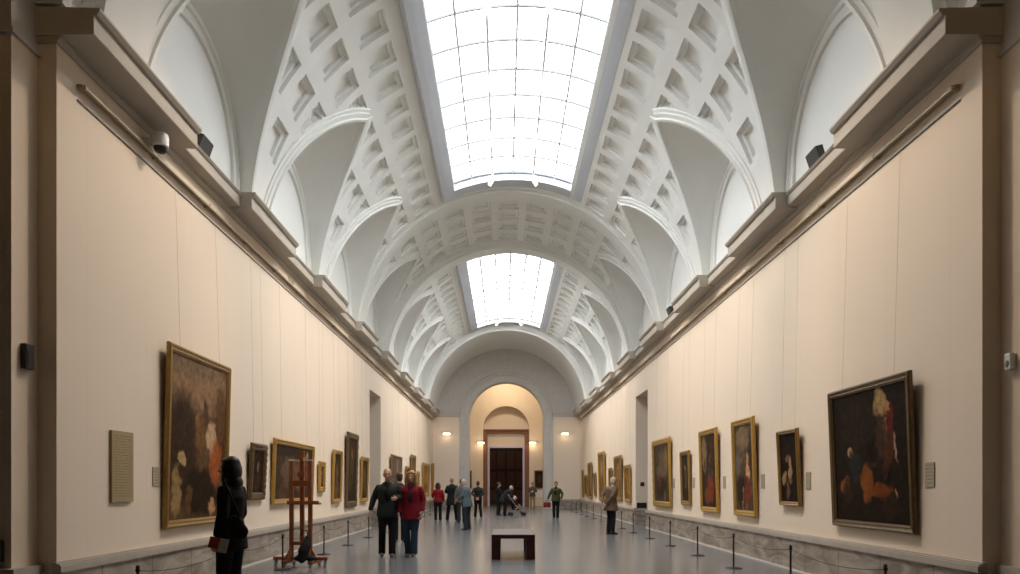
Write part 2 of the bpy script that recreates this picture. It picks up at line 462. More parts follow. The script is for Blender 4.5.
struct(sev.build('ceiling_cross_vault', MT['plaster'], smooth=True))
struct(rim.build('trim_34', MT['plaster'], smooth=True, angle=30))
struct(lun.build('wall_lunettes', MT['lunette']))
struct(ring.build('trim_35', MT['lunette'], smooth=True, angle=30))

# skylights
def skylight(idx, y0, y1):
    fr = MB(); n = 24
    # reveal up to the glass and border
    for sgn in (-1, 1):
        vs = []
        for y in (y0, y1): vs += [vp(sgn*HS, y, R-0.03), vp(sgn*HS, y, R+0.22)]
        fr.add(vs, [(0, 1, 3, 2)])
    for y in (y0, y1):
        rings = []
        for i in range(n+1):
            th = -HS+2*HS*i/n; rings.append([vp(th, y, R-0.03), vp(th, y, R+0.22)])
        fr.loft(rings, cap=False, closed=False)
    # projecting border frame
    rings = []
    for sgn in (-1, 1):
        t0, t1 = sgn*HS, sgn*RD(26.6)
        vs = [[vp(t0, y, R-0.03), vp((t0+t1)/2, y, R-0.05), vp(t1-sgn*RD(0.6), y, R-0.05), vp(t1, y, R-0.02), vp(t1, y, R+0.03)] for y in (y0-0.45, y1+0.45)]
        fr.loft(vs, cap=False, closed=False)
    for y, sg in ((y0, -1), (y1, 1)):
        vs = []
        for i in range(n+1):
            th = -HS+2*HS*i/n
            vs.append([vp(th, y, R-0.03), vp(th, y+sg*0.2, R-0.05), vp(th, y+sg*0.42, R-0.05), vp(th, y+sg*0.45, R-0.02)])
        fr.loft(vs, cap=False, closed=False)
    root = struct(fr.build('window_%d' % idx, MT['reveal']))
    g = MB(); patch(g, -HS, HS, y0, y1, R+0.20, 24); g.build('glass', MT['glass'], root)
    m = MB()
    nr = round((y1-y0)/0.98)
    def arc(y, w, r0, r1):
        rings = []
        for i in range(n+1):
            th = -HS+2*HS*i/n
            rings.append([vp(th, y-w/2, r0), vp(th, y+w/2, r0), vp(th, y+w/2, r1), vp(th, y-w/2, r1)])
        m.loft(rings)
    m.mi = 1
    for k in range(nr+1):
        arc(y0+0.02+(y1-y0-0.04)*k/nr, 0.035 if 0 < k < nr else 0.07, R+0.15, R+0.195)
    m.mi = 0
    for k in range(7):
        th = -HS+2*HS*k/6; w = (0.023 if idx == 1 else 0.036)/R if 0 < k < 6 else 0.035/R
        th = max(-HS+w, min(HS-w, th))
        m.loft([[vp(th-w, y, R+0.14), vp(th+w, y, R+0.14), vp(th+w, y, R+0.195), vp(th-w, y, R+0.195)] for y in (y0, y1)])
    m.build('mullion_grid', [MT['frame_white'], MT['bar_grey']], root)
for i, (a, b) in enumerate(SKY): skylight(i+1, a, b)
for o in bpy.data.objects:
    if o.name.startswith('window_'): o.location.x = 0.10

# ------------------------------------------------------------------ end wall, vestibule, far door
AC = 5.5; AR = 2.27; AO = 2.87
def wall_with_arch(mb, y, hw, ztop, ar, ac, top_fn=None):
    n = 40
    inner = [V((-ar, y, 0))]+[V((-ar*cos(pi*i/n), y, ac+ar*sin(pi*i/n))) for i in range(n+1)]+[V((ar, y, 0))]
    outer = []
    for p in inner:
        if p.z <= ac: outer.append(V((-hw if p.x < 0 else hw, y, p.z)))
        else:
            ph = math.atan2(p.z-ac, p.x); outer.append(V((p.x/ar*hw, y, ac+(ztop-ac)*(p.z-ac)/ar)))
    mb.loft([inner, outer], cap=False, closed=False)
    return inner
e = MB()
inn = wall_with_arch(e, YE, 4.6, 5.8, AR+0.01, AC-2.2)   # replaced below
e = MB(); n = 40
# lower wall, both sides of the arch (beige)
for s in (-1, 1):
    x0, x1 = sorted((s*(AR+0.02), s*4.6)); e.box(x0, x1, YE, YE+0.8, 0, 5.72)
struct(e.build('wall_end', MT['wall']))
e = MB()                                                  # tympanum above the cornice
inner = [V((-AR-0.02, 0, 5.70))]+[V((-(AR+0.02)*cos(pi*i/n), 0, AC+(AR+0.02)*sin(pi*i/n))) for i in range(3, n-2)]+[V((AR+0.02, 0, 5.70))]
outer = [V((-4.45, 0, 5.70))]+[V((-4.45*cos(pi*i/n), 0, AC+4.45*sin(pi*i/n))) for i in range(3, n-2)]+[V((4.45, 0, 5.70))]
e.loft([[p+V((0, YE, 0)) for p in inner], [p+V((0, YE, 0)) for p in outer]], cap=False, closed=False)
struct(e.build('wall_end_tympanum', MT['arch']))
e = MB()                                                  # archivolt and its jambs
path = [V((-AR, 0, 0))]+[V((-AR*cos(pi*i/n), 0, AC+AR*sin(pi*i/n))) for i in range(n+1)]+[V((AR, 0, 0))]
fr = []
for i, p in enumerate(path):
    out = V((-1, 0, 0)) if p.z < AC and p.x < 0 else V((1, 0, 0)) if p.z < AC else (p-V((0, 0, AC))).normalized()
    fr.append((p+V((0, YE, 0)), out, V((0, -1, 0))))
e.sweep(fr, [(0, -0.8), (0, 0.05), (0.06, 0.09), (0.12, 0.07), (0.40, 0.07), (0.43, 0.12), (0.55, 0.14), (0.58, 0.10), (0.60, 0), (0.3, -0.8)])
struct(e.build('trim_36', MT['arch'], smooth=True, angle=30))
e = MB()                                                  # cornice of the end wall
for s in (-1, 1):
    prof = [(0.0, 5.62), (0.05, 5.63), (0.06, 5.70), (0.12, 5.73), (0.13, 5.80), (0.20, 5.83), (0.20, 5.88), (0, 5.93)]
    e.loft([[V((s*x, YE-d, z)) for d, z in prof] for x in (AR+0.6, 4.3)])
struct(e.build('trim_37', MT['arch']))
e = MB()
for s in (-1, 1):
    for (a, b, m, d) in ((0.0, 0.5, 0, 0.05), (0.5, 0.58, 1, 0.08)):
        e.mi = m; x0, x1 = sorted((s*(AR+0.6), s*4.5)); e.box(x0, x1, YE-d, YE+0.02, a, b)
struct(e.build('baseboard_end', [MT['marble'], MT['cap']]))
# vestibule
YV = 50.0
e = MB()
e.box(-4.7, -4.6, YE+0.7, YV+0.1, 0, 9.2); e.box(4.6, 4.7, YE+0.7, YV+0.1, 0, 9.2)
struct(e.build('wall_vestibule_sides', MT['wall']))
e = MB(); e.box(-4.7, 4.7, YE+0.02, YV+2, 9.2, 9.3)
struct(e.build('ceiling_vestibule', MT['plaster']))
e = MB(); BR = 1.60; BC = 5.35
for s in (-1, 1):
    x0, x1 = sorted((s*BR, s*4.7)); e.box(x0, x1, YV, YV+0.9, 0, BC)
inner = [V((-BR*cos(pi*i/n), YV, BC+BR*sin(pi*i/n))) for i in range(n+1)]
outer = [V((-4.7*cos(pi*i/n) if 6 < i < n-6 else (-4.7 if i <= 6 else 4.7), YV, BC+(3.9*sin(pi*i/n)/sin(pi*7/n) if i in () else 3.9*min(1, sin(pi*i/n)*1.8)))) for i in range(n+1)]
e.loft([inner, outer], cap=False, closed=False)
e.loft([inner, [p+V((0, 0.9, 0)) for p in inner]], cap=False, closed=False)
e.box(-BR-0.1, BR+0.1, YV+0.8, YV+0.9, 5.3, 7.2)          # back of the niche above the beam
e.box(-BR, BR, YV+0.55, YV+0.75, 4.13, 5.12)             # panel above the door
struct(e.build('wall_vestibule_end', MT['wall']))
e = MB()
e.box(-BR, BR, YV+0.35, YV+0.8, 5.10, 5.32); e.box(-BR, BR, YV+0.28, YV+0.8, 5.28, 5.36)
for s in (-1, 1):
    x0, x1 = sorted((s*1.30, s*1.60)); e.box(x0, x1, YV+0.03, YV+0.7, 0, 5.12)
struct(e.build('trim_38', MT['doorwood']))
e = MB()
for s in (-1, 1):
    x0, x1 = sorted((s*1.16, s*1.30)); e.box(x0, x1, YV+0.45, YV+1.0, 0, 4.13)
e.box(-1.3, 1.3, YV+0.5, YV+1.0, 4.08, 4.2)
struct(e.build('trim_39', MT['lavender']))
# dark room and its far panelled doors
e = MB(); e.box(-4, -3.9, YV+0.9, 60, 0, 6); e.box(3.9, 4, YV+0.9, 60, 0, 6); e.box(-4, 4, YV+0.9, 60, 6, 6.1); e.box(-4, 4, 60, 60.1, 0, 6)
e.box(-4, -1.3, YV+0.9, YV+1.0, 0, 6); e.box(1.3, 4, YV+0.9, YV+1.0, 0, 6); e.box(-1.3, 1.3, YV+0.9, YV+1.0, 4.2, 6)
struct(e.build('wall_far', MT['darkwood']))
e = MB()
e.box(-1.6, 1.6, 59.85, 60, 0, 4.6)
root = struct(e.build('door_1', MT['darkwood']))
e = MB()
for s in (-1, 1):
    for z0, z1 in ((0.25, 1.1), (1.3, 2.6), (2.8, 4.3)):
        for a, b in ((0.1, 0.75), (0.85, 1.5)):
            x0, x1 = sorted((s*a, s*b)); e.cbox(x0, x1, 59.78, 59.86, z0, z1, 0.03)
e.build('door_panel', MT['doorwood'], root)

# wall lamps
def wall_lamp(x, y, z, label):
    r = thing('wall_lamp', label, 'wall lamp', (x, y, z), 0, 'wall lamps at the end of the hall')
    b = MB(); b.cbox(-0.10, 0.10, -0.03, 0.0, -0.06, 0.06, 0.008); b.cbox(-0.24, 0.24, -0.17, -0.03, 0.06, 0.085, 0.006)
    b.cbox(-0.24, 0.24, -0.17, -0.16, -0.07, 0.065, 0.003)
    b.build('bracket', MT['grey'], r)
    b = MB(); b.cbox(-0.22, 0.22, -0.185, -0.165, -0.06, 0.055, 0.004); b.build('diffuser', MT['lampglow'], r)
def point(name, loc, e, col, size=0.12):
    l = bpy.data.lights.new(name, 'POINT'); l.energy = e; l.color = col; l.shadow_soft_size = size
    o = bpy.data.objects.new(name, l); o.location = loc; COL.objects.link(o)
for x, y, z, lb in ((-3.66, YE, 4.58, 'lit wall lamp left of the big end arch'), (3.58, YE, 4.58, 'lit wall lamp right of the big end arch'),
                    (-1.75, YV, 4.38, 'lit wall lamp left of the small arch inside the vestibule'), (1.83, YV, 4.38, 'lit wall lamp right of the small arch inside the vestibule')):
    wall_lamp(x, y, z, lb); point('bulb_or_fill', (x, y-0.35, z-0.1), 5 if y < 45 else 10, (1.0, 0.76, 0.50))
r = thing('vestibule_fill_lamp', 'unseen round lamp added to light the vestibule behind the end arch', 'lamp', (0, 47.5, 9.2))  # invented fixture, hidden above the arch, added to light the vestibule
b = MB(); b.lathe([(0.02, 0), (0.02, -0.3), (0.35, -0.36), (0.36, -0.42), (0.3, -0.44)], 20); b.build('fill_lamp_shade', MT['grey'], r)
point('bulb_or_fill', (0, 55, 5.4), 60, (1.0, 0.75, 0.6), 0.2)  # fill light without a fixture, added to lift the dark room
point('bulb_or_fill', (0, 47.5, 8.5), 260, (1.0, 0.80, 0.56), 0.3)  # fill light of the added vestibule lamp

# ------------------------------------------------------------------ paintings
def canvas_mat(name, w, h, base, blobs, seed, var=0.5):
    warm = lambda c: [c[0]*1.2, c[1]*1.0, c[2]*0.78]
    base = warm(base); blobs = [q[:4]+(warm(q[4]),) for q in blobs]
    m, nt, b = new_mat(name)
    b.inputs['Roughness'].default_value = 0.55; b.inputs['Specular IOR Level'].default_value = 0.04
    tc = N(nt, 'ShaderNodeTexCoord')
    mp = N(nt, 'ShaderNodeMapping'); mp.inputs['Location'].default_value = (0, 0, 0)
    mp.inputs['Scale'].default_value = (-1, 0, 1)
    nt.links.new(tc.outputs['Object'], mp.inputs['Vector'])
    nz = N(nt, 'ShaderNodeTexNoise'); nz.inputs['Scale'].default_value = 6.5; nz.inputs['Detail'].default_value = 8
    off = N(nt, 'ShaderNodeVectorMath', operation='ADD'); off.inputs[1].default_value = (seed*3.7, seed*1.3, 0)
    nt.links.new(mp.outputs[0], off.inputs[0]); nt.links.new(off.outputs[0], nz.inputs['Vector'])
    sc = N(nt, 'ShaderNodeVectorMath', operation='SCALE'); sc.inputs['Scale'].default_value = 0.26
    cn = N(nt, 'ShaderNodeVectorMath', operation='SUBTRACT'); cn.inputs[1].default_value = (0.5, 0.5, 0.5)
    nt.links.new(nz.outputs['Color'], cn.inputs[0]); nt.links.new(cn.outputs[0], sc.inputs[0])
    wp = N(nt, 'ShaderNodeVectorMath', operation='ADD'); nt.links.new(mp.outputs[0], wp.inputs[0]); nt.links.new(sc.outputs[0], wp.inputs[1])
    fl = N(nt, 'ShaderNodeVectorMath', operation='MULTIPLY'); fl.inputs[1].default_value = (1, 0, 1); nt.links.new(wp.outputs[0], fl.inputs[0])
    n2 = N(nt, 'ShaderNodeTexNoise'); n2.inputs['Scale'].default_value = 3.0; n2.inputs['Detail'].default_value = 7
    nt.links.new(off.outputs[0], n2.inputs['Vector'])
    mx = N(nt, 'ShaderNodeMix', data_type='RGBA')
    mx.inputs['A'].default_value = rgb([c*(1-var) for c in base]); mx.inputs['B'].default_value = rgb([c*(1+var) for c in base])
    nt.links.new(n2.outputs['Fac'], mx.inputs['Factor']); cur = mx.outputs['Result']
    for (u, v, ru, rv, c) in blobs:
        sb = N(nt, 'ShaderNodeVectorMath', operation='SUBTRACT'); sb.inputs[1].default_value = ((u-0.5)*w, 0, v*h)
        nt.links.new(fl.outputs[0], sb.inputs[0])
        ml = N(nt, 'ShaderNodeVectorMath', operation='MULTIPLY'); ml.inputs[1].default_value = (1/(ru*w), 0, 1/(rv*h))
        nt.links.new(sb.outputs[0], ml.inputs[0])
        ln = N(nt, 'ShaderNodeVectorMath', operation='LENGTH'); nt.links.new(ml.outputs[0], ln.inputs[0])
        mr = N(nt, 'ShaderNodeMapRange', interpolation_type='SMOOTHSTEP'); mr.inputs['From Min'].default_value = 1.15; mr.inputs['From Max'].default_value = 0.72
        mr.inputs['To Min'].default_value = 0; mr.inputs['To Max'].default_value = 0.9
        nt.links.new(ln.outputs['Value'], mr.inputs['Value'])
        m2 = N(nt, 'ShaderNodeMix', data_type='RGBA'); m2.inputs['B'].default_value = rgb(c)
        nt.links.new(mr.outputs[0], m2.inputs['Factor']); nt.links.new(cur, m2.inputs['A']); cur = m2.outputs['Result']
    n3 = N(nt, 'ShaderNodeTexNoise'); n3.inputs['Scale'].default_value = 11; n3.inputs['Detail'].default_value = 6
    nt.links.new(off.outputs[0], n3.inputs['Vector'])
    m3 = N(nt, 'ShaderNodeMapRange'); m3.inputs['From Min'].default_value = 0.3; m3.inputs['From Max'].default_value = 0.7; m3.inputs['To Min'].default_value = 0.65; m3.inputs['To Max'].default_value = 1.2
    nt.links.new(n3.outputs['Fac'], m3.inputs['Value'])
    vm = N(nt, 'ShaderNodeVectorMath', operation='SCALE'); nt.links.new(cur, vm.inputs[0]); nt.links.new(m3.outputs[0], vm.inputs['Scale'])
    nt.links.new(vm.outputs[0], b.inputs['Base Color'])
    return m
PN = [0]
def painting(side, y0, y1, z0, z1, fw, gold, base, blobs, label, ornate=0.0, lean=2.2, var=0.5, depth=0.075, group=None):
    PN[0] += 1
    big = y0 < 20 and z1-z0 > 1.2
    kf, kg = ((1.010, 0.992) if big else (1.014, 1.0)) if side == 'L' else ((0.972, 0.952 if y0 > 9 else 0.947) if big else (0.972, 0.960))
    y0, y1, z0, z1 = y0*kf, y1*kg, 1.33+(z0-1.33)*kf, 1.33+(z1-1.33)*kf
    fw *= 0.80; depth *= 0.8; lean *= 0.75
    w = y1-y0; h = z1-z0; s = -1 if side == 'L' else 1
    root = thing('painting', label, 'painting', (s*(HW-0.012), (y0+y1)/2, z0), 0, group, rot=(0, 0, -s*0+ (RD(-90) if s < 0 else RD(90))))
    root.rotation_mode = 'XYZ'
    # lean: top edge away from the wall
    root.rotation_euler = (M.Rotation(RD(-90) if s < 0 else RD(90), 3, 'Z') @ M.Rotation(RD(-lean), 3, 'X')).to_euler()
    rn = random.Random(PN[0]*11); ex = []
    if w*h > 1.2:
        for _ in range(9):
            q = rn.uniform(0.4, 2.6); rr_ = rn.uniform(0.04, 0.12)
            ex.append((rn.uniform(0.1, 0.9), rn.uniform(0.08, 0.8), rr_, rr_*rn.uniform(0.5, 2.2), [min(0.5, c*q*t) for c, t in zip(base, (1.15, 1.0, 0.85))]))
    blobs = ex[:5]+list(blobs)+ex[5:]
    prof = [(0.0, 0.012), (0.0, 0.030), (0.16, 0.036), (0.24, 0.050), (0.34, 0.045), (0.52, depth*0.8), (0.72, depth), (0.86, depth*0.92), (0.93, depth*0.7), (1.0, depth*0.62), (1.0, 0.0), (0.5, 0.0)]
    f = MB()
    cw, ch = w-2*fw, h-2*fw
    seg = 1 if not ornate else 26
    corners = [(-cw/2, 0), (cw/2, 0), (cw/2, ch), (-cw/2, ch)]
    dirs = [(-1, -1), (1, -1), (1, 1), (-1, 1)]
    rings = []
    for k in range(4):
        (xa, za), (xb, zb) = corners[k], corners[(k+1) % 4]; da, db = dirs[k], dirs[(k+1) % 4]
        for q in range(seg):
            t = q/seg; ring_ = []
            for d, y in prof:
                amp = 1.0
                if ornate and d > 0.6: amp = 1.0+ornate*abs(sin(t*pi*8+k)) if 0 < q else 1.0+ornate*0.5
                dd = d*fw*amp; yy = y*(1+0.12*sin(t*pi*16)*(1 if ornate and d > 0.3 else 0))
                xp = xa+(xb-xa)*t; zp = za+(zb-za)*t
                ox = da[0]+(db[0]-da[0])*t if da[0] != db[0] else da[0]
                oz = da[1]+(db[1]-da[1])*t if da[1] != db[1] else da[1]
                ring_.append(V((xp+ox*dd, yy+0.002, fw+zp+oz*dd)))
            rings.append(ring_)
    rings.append(rings[0])
    f.loft(rings, cap=False)
    f.build('frame', GOLD[gold], root, smooth=True, angle=35)
    c = MB()
    nx, nz = 6, 8
    c.box(-cw/2-0.004, cw/2+0.004, 0.004, 0.022, -0.004, ch+0.004)
    o = c.build('canvas', canvas_mat('painted_canvas_%d' % PN[0], cw, ch, base, blobs, PN[0], var), root); o.location = (0, 0, fw)
    # two thin wires up to the rail (true vertical-ish, along the wall)
    inv = root.rotation_euler.to_matrix().inverted()
    for sx in (-1, 1):
        wb = MB(); a = V((sx*w*0.32, 0.012, h-0.02))
        top_w = V((s*(HW-0.02), (y0+y1)/2+(sx*w*0.32)*(-1 if s < 0 else 1), 5.275))
        tp = inv @ (top_w-V(root.location))
        wb.tube([a, tp], 0.0022, 6); wb.build('hanging_wire', MT['wire'], root)
    return root

SKIN = (0.50, 0.33, 0.20)
RB = (0.17, 0.035, 0.022); DK = (0.016, 0.012, 0.010); BRN = (0.055, 0.034, 0.020)
painting('L', 9.03, 11.25, 0.80, 3.16, 0.13, 0, (0.085, 0.055, 0.034),
         [(0.5, 0.86, 0.6, 0.20, (0.22, 0.155, 0.105)), (0.35, 0.96, 0.5, 0.09, (0.16, 0.125, 0.09)), (0.2, 0.45, 0.28, 0.35, (0.035, 0.024, 0.017)), (0.55, 0.17, 0.35, 0.16, (0.016, 0.012, 0.010)),
          (0.55, 0.52, 0.16, 0.12, (0.12, 0.075, 0.045)), (0.72, 0.52, 0.10, 0.12, (0.45, 0.36, 0.26)), (0.82, 0.36, 0.13, 0.17, (0.27, 0.085, 0.028)),
          (0.12, 0.17, 0.08, 0.17, (0.26, 0.20, 0.11)), (0.2, 0.38, 0.06, 0.05, (0.42, 0.32, 0.2)), (0.6, 0.67, 0.05, 0.10, (0.07, 0.04, 0.03)), (0.45, 0.63, 0.04, 0.04, (0.32, 0.2, 0.12)), (0.75, 0.08, 0.06, 0.06, (0.4, 0.25, 0.14))],
         'large gilt framed painting with an orange patch, nearest on the left wall', lean=2.0)
painting('L', 12.0, 12.92, 1.12, 2.07, 0.15, 2, (0.022, 0.015, 0.011), [(0.5, 0.62, 0.14, 0.14, (0.25, 0.16, 0.10)), (0.5, 0.25, 0.3, 0.25, (0.05, 0.028, 0.02))],
         'small dark painting in a carved scalloped frame, beside the largest left wall painting', ornate=0.10, lean=4)
painting('L', 13.25, 16.3, 1.0, 2.24, 0.13, 1, (0.052, 0.036, 0.026), [(0.3, 0.5, 0.10, 0.3, (0.11, 0.085, 0.075)), (0.62, 0.45, 0.12, 0.3, (0.15, 0.075, 0.05)), (0.85, 0.5, 0.10, 0.3, (0.13, 0.055, 0.04)), (0.5, 0.9, 0.6, 0.12, (0.03, 0.025, 0.022)), (0.62, 0.8, 0.04, 0.08, (0.35, 0.22, 0.14)), (0.85, 0.85, 0.04, 0.08, (0.35, 0.22, 0.14))],
         'wide gilt framed painting on the left wall behind the easel', lean=2.5)
painting('L', 16.5, 17.25, 1.22, 1.92, 0.15, 1, (0.06, 0.042, 0.026), [(0.5, 0.5, 0.25, 0.3, (0.17, 0.12, 0.07))],
         'smallest gilt framed picture, just right of the easel', ornate=0.09, lean=3)
painting('L', 17.9, 19.15, 0.93, 2.27, 0.13, 1, (0.035, 0.026, 0.018), [(0.55, 0.2, 0.35, 0.2, (0.14, 0.10, 0.05)), (0.5, 0.6, 0.2, 0.25, (0.12, 0.08, 0.05))],
         'medium gilt framed painting left of the tall dark framed one')
painting('L', 19.4, 21.15, 0.78, 2.82, 0.2, 2, (0.030, 0.022, 0.016), [(0.5, 0.55, 0.25, 0.3, (0.07, 0.05, 0.035)), (0.5, 0.75, 0.1, 0.08, (0.2, 0.13, 0.08))],
         'tall painting in a heavy dark carved frame, left wall before the doorway', ornate=0.12)
painting('L', 21.35, 22.7, 0.88, 2.24, 0.15, 1, (0.040, 0.030, 0.020), [(0.5, 0.5, 0.25, 0.35, (0.13, 0.09, 0.05))],
         'gilt framed painting on the left wall right beside the doorway')
painting('L', 26.9, 30.0, 0.78, 2.56, 0.10, 0, (0.085, 0.075, 0.07), [(0.5, 0.8, 0.6, 0.3, (0.12, 0.105, 0.10)), (0.5, 0.2, 0.5, 0.2, (0.06, 0.045, 0.04))],
         'broad greyish painting, first beyond the left doorway', var=0.3)
painting('L', 31.0, 32.4, 0.9, 2.23, 0.16, 0, (0.06, 0.042, 0.025), [(0.5, 0.5, 0.25, 0.3, (0.16, 0.10, 0.05))], 'second gilt framed painting beyond the left doorway')
painting('L', 32.65, 34.75, 1.05, 2.82, 0.18, 0, (0.10, 0.075, 0.048), [(0.5, 0.5, 0.25, 0.3, (0.18, 0.13, 0.08))], 'tallest gilt framed painting beyond the left doorway')
painting('L', 35.1, 36.4, 1.0, 2.1, 0.16, 1, (0.14, 0.10, 0.05), [(0.5, 0.5, 0.25, 0.3, (0.25, 0.17, 0.08))], 'small gilt framed painting, fourth beyond the left doorway')
painting('L', 37.4, 41.2, 0.85, 2.62, 0.20, 1, (0.23, 0.14, 0.045), [(0.5, 0.5, 0.3, 0.3, (0.30, 0.19, 0.07)), (0.5, 0.2, 0.3, 0.15, (0.15, 0.09, 0.03))], 'golden toned wide painting near the far end of the left wall', var=0.3)
painting('L', 42.3, 43.8, 0.95, 2.75, 0.16, 1, (0.14, 0.10, 0.045), [(0.5, 0.5, 0.3, 0.3, (0.22, 0.15, 0.07))], 'last painting on the left wall, in the far corner')

painting('R', 8.28, 10.62, 0.78, 2.68, 0.12, 2, (0.016, 0.012, 0.010),
         [(0.68, 0.88, 0.09, 0.11, (0.34, 0.26, 0.14)), (0.78, 0.72, 0.06, 0.17, (0.10, 0.02, 0.018)), (0.76, 0.55, 0.08, 0.14, (0.075, 0.026, 0.015)), (0.85, 0.55, 0.02, 0.12, (0.28, 0.24, 0.20)), (0.76, 0.86, 0.035, 0.045, (0.32, 0.19, 0.11)), (0.74, 0.68, 0.03, 0.09, (0.30, 0.19, 0.12)),
          (0.25, 0.53, 0.04, 0.05, (0.40, 0.26, 0.16)), (0.30, 0.42, 0.10, 0.13, (0.02, 0.025, 0.03)), (0.47, 0.30, 0.09, 0.16, (0.20, 0.075, 0.020)), (0.64, 0.24, 0.16, 0.07, (0.15, 0.050, 0.018)), (0.14, 0.29, 0.08, 0.06, (0.19, 0.085, 0.03)), (0.83, 0.21, 0.02, 0.04, (0.3, 0.2, 0.12)), (0.35, 0.75, 0.3, 0.18, (0.021, 0.016, 0.013))],
         'largest dark painting with an orange patch, nearest on the right wall', lean=3.0, var=0.35)
painting('R', 11.5, 12.6, 1.02, 2.28, 0.085, 0, (0.014, 0.011, 0.010), [(0.55, 0.48, 0.12, 0.2, (0.36, 0.26, 0.16)), (0.2, 0.35, 0.14, 0.10, (0.30, 0.22, 0.14)), (0.4, 0.65, 0.08, 0.06, (0.15, 0.1, 0.07)), (0.4, 0.15, 0.1, 0.15, (0.12, 0.08, 0.06))],
         'small dark painting in a thin frame, second along the right wall', lean=3.5, var=0.3)
painting('R', 13.5, 15.1, 0.75, 2.67, 0.15, 1, (0.075, 0.062, 0.048), [(0.45, 0.85, 0.4, 0.16, (0.19, 0.15, 0.105)), (0.2, 0.55, 0.22, 0.2, (0.13, 0.12, 0.11)), (0.3, 0.25, 0.25, 0.22, (0.025, 0.02, 0.016)), (0.72, 0.5, 0.12, 0.17, (0.48, 0.31, 0.20)), (0.65, 0.24, 0.18, 0.18, (0.17, 0.035, 0.025)), (0.85, 0.65, 0.1, 0.25, (0.045, 0.03, 0.022)), (0.42, 0.12, 0.05, 0.16, (0.36, 0.24, 0.15))],
         'tall bright gilt framed painting with pale and red figures, third on the right wall', lean=2.6)
painting('R', 15.9, 17.65, 0.75, 2.66, 0.15, 1, (0.035, 0.026, 0.020), [(0.2, 0.75, 0.18, 0.28, (0.19, 0.155, 0.11)), (0.6, 0.65, 0.1, 0.1, (0.42, 0.31, 0.22)), (0.6, 0.45, 0.14, 0.14, (0.10, 0.10, 0.12)), (0.62, 0.25, 0.2, 0.2, (0.20, 0.035, 0.022)), (0.35, 0.15, 0.2, 0.12, (0.15, 0.07, 0.03))],
         'tall gilt framed painting with a red patch, fourth on the right wall')
painting('R', 18.3, 19.6, 0.86, 2.27, 0.14, 0, (0.028, 0.022, 0.017), [(0.5, 0.5, 0.16, 0.25, (0.09, 0.065, 0.05)), (0.5, 0.72, 0.08, 0.07, (0.25, 0.16, 0.1)), (0.5, 0.3, 0.05, 0.07, (0.3, 0.2, 0.14))],
         'small dark gilt framed painting, fifth on the right wall')
painting('R', 20.4, 23.05, 0.74, 2.76, 0.20, 1, (0.060, 0.050, 0.040), [(0.5, 0.6, 0.35, 0.3, (0.13, 0.11, 0.09)), (0.5, 0.25, 0.35, 0.2, (0.035, 0.022, 0.018)), (0.8, 0.7, 0.12, 0.25, (0.2, 0.14, 0.08)), (0.35, 0.35, 0.1, 0.15, (0.13, 0.05, 0.035))],
         'wide gilt framed painting on the right wall beside the doorway', ornate=0.08)
painting('R', 26.95, 28.55, 0.74, 2.18, 0.17, 1, (0.17, 0.11, 0.045), [(0.5, 0.5, 0.25, 0.3, (0.24, 0.16, 0.08))], 'gilt framed painting, first beyond the right doorway')
painting('R', 28.9, 31.1, 0.75, 2.62, 0.2, 0, (0.12, 0.08, 0.045), [(0.5, 0.5, 0.25, 0.3, (0.2, 0.13, 0.07)), (0.5, 0.8, 0.2, 0.1, (0.22, 0.17, 0.12))], 'tall gilt framed painting behind the grey haired person on the right')
painting('R', 31.5, 32.8, 1.0, 2.18, 0.15, 0, (0.10, 0.065, 0.035), [(0.5, 0.5, 0.25, 0.3, (0.2, 0.13, 0.06))], 'third painting beyond the right doorway, small gilt frame')
painting('R', 33.7, 36.25, 0.66, 3.02, 0.20, 1, (0.14, 0.095, 0.055), [(0.5, 0.7, 0.25, 0.2, (0.24, 0.18, 0.12)), (0.5, 0.3, 0.25, 0.2, (0.17, 0.085, 0.05))], 'tallest painting beyond the right doorway, gilt frame')
painting('R', 37.0, 38.3, 0.86, 2.07, 0.14, 0, (0.10, 0.07, 0.04), [(0.5, 0.5, 0.25, 0.3, (0.18, 0.12, 0.07))], 'small gilt framed painting just past the tallest far one on the right')
painting('R', 38.65, 40.75, 0.68, 2.68, 0.18, 0, (0.13, 0.09, 0.05), [(0.5, 0.5, 0.25, 0.3, (0.2, 0.14, 0.08))], 'tall gilt framed painting third from the far right corner')
painting('R', 40.95, 42.6, 0.84, 2.03, 0.14, 0, (0.09, 0.06, 0.035), [(0.5, 0.5, 0.25, 0.3, (0.17, 0.11, 0.06))], 'small gilt framed painting second from the far right corner')
painting('R', 42.85, 44.0, 0.7, 2.35, 0.14, 0, (0.11, 0.075, 0.04), [(0.5, 0.5, 0.25, 0.3, (0.2, 0.14, 0.08))], 'last painting on the right wall, in the far corner')

# vestibule pictures (facing the hall)
def small_pic(x, label):
    r = thing('painting', label, 'painting', (x, YV-0.012, 0.68+0.55), 0)
    f = MB(); w, h, q = 0.72, 1.25, 0.07
    for a in ((-w/2, w/2, 0, q), (-w/2, w/2, h-q, h)): f.cbox(a[0], a[1], -0.07, 0, a[2], a[3], 0.012)
    for a in ((-w/2, -w/2+q), (w/2-q, w/2)): f.cbox(a[0], a[1], -0.07, 0, q, h-q, 0.012)
    f.build('frame', GOLD[2], r)
    c = MB(); c.box(-w/2+q-0.01, w/2-q+0.01, -0.03, -0.004, 0.0+q-0.01, h-q+0.01)
    c.build('canvas', canvas_mat('vestibule_canvas', w, h, (0.03, 0.02, 0.015), [(0.5, 0.5, 0.2, 0.3, (0.08, 0.05, 0.035))], 40+x), r)
small_pic(2.32, 'small dark painting in the vestibule, right of the far door')
small_pic(-2.75, 'small dark painting in the vestibule, left of the far door')

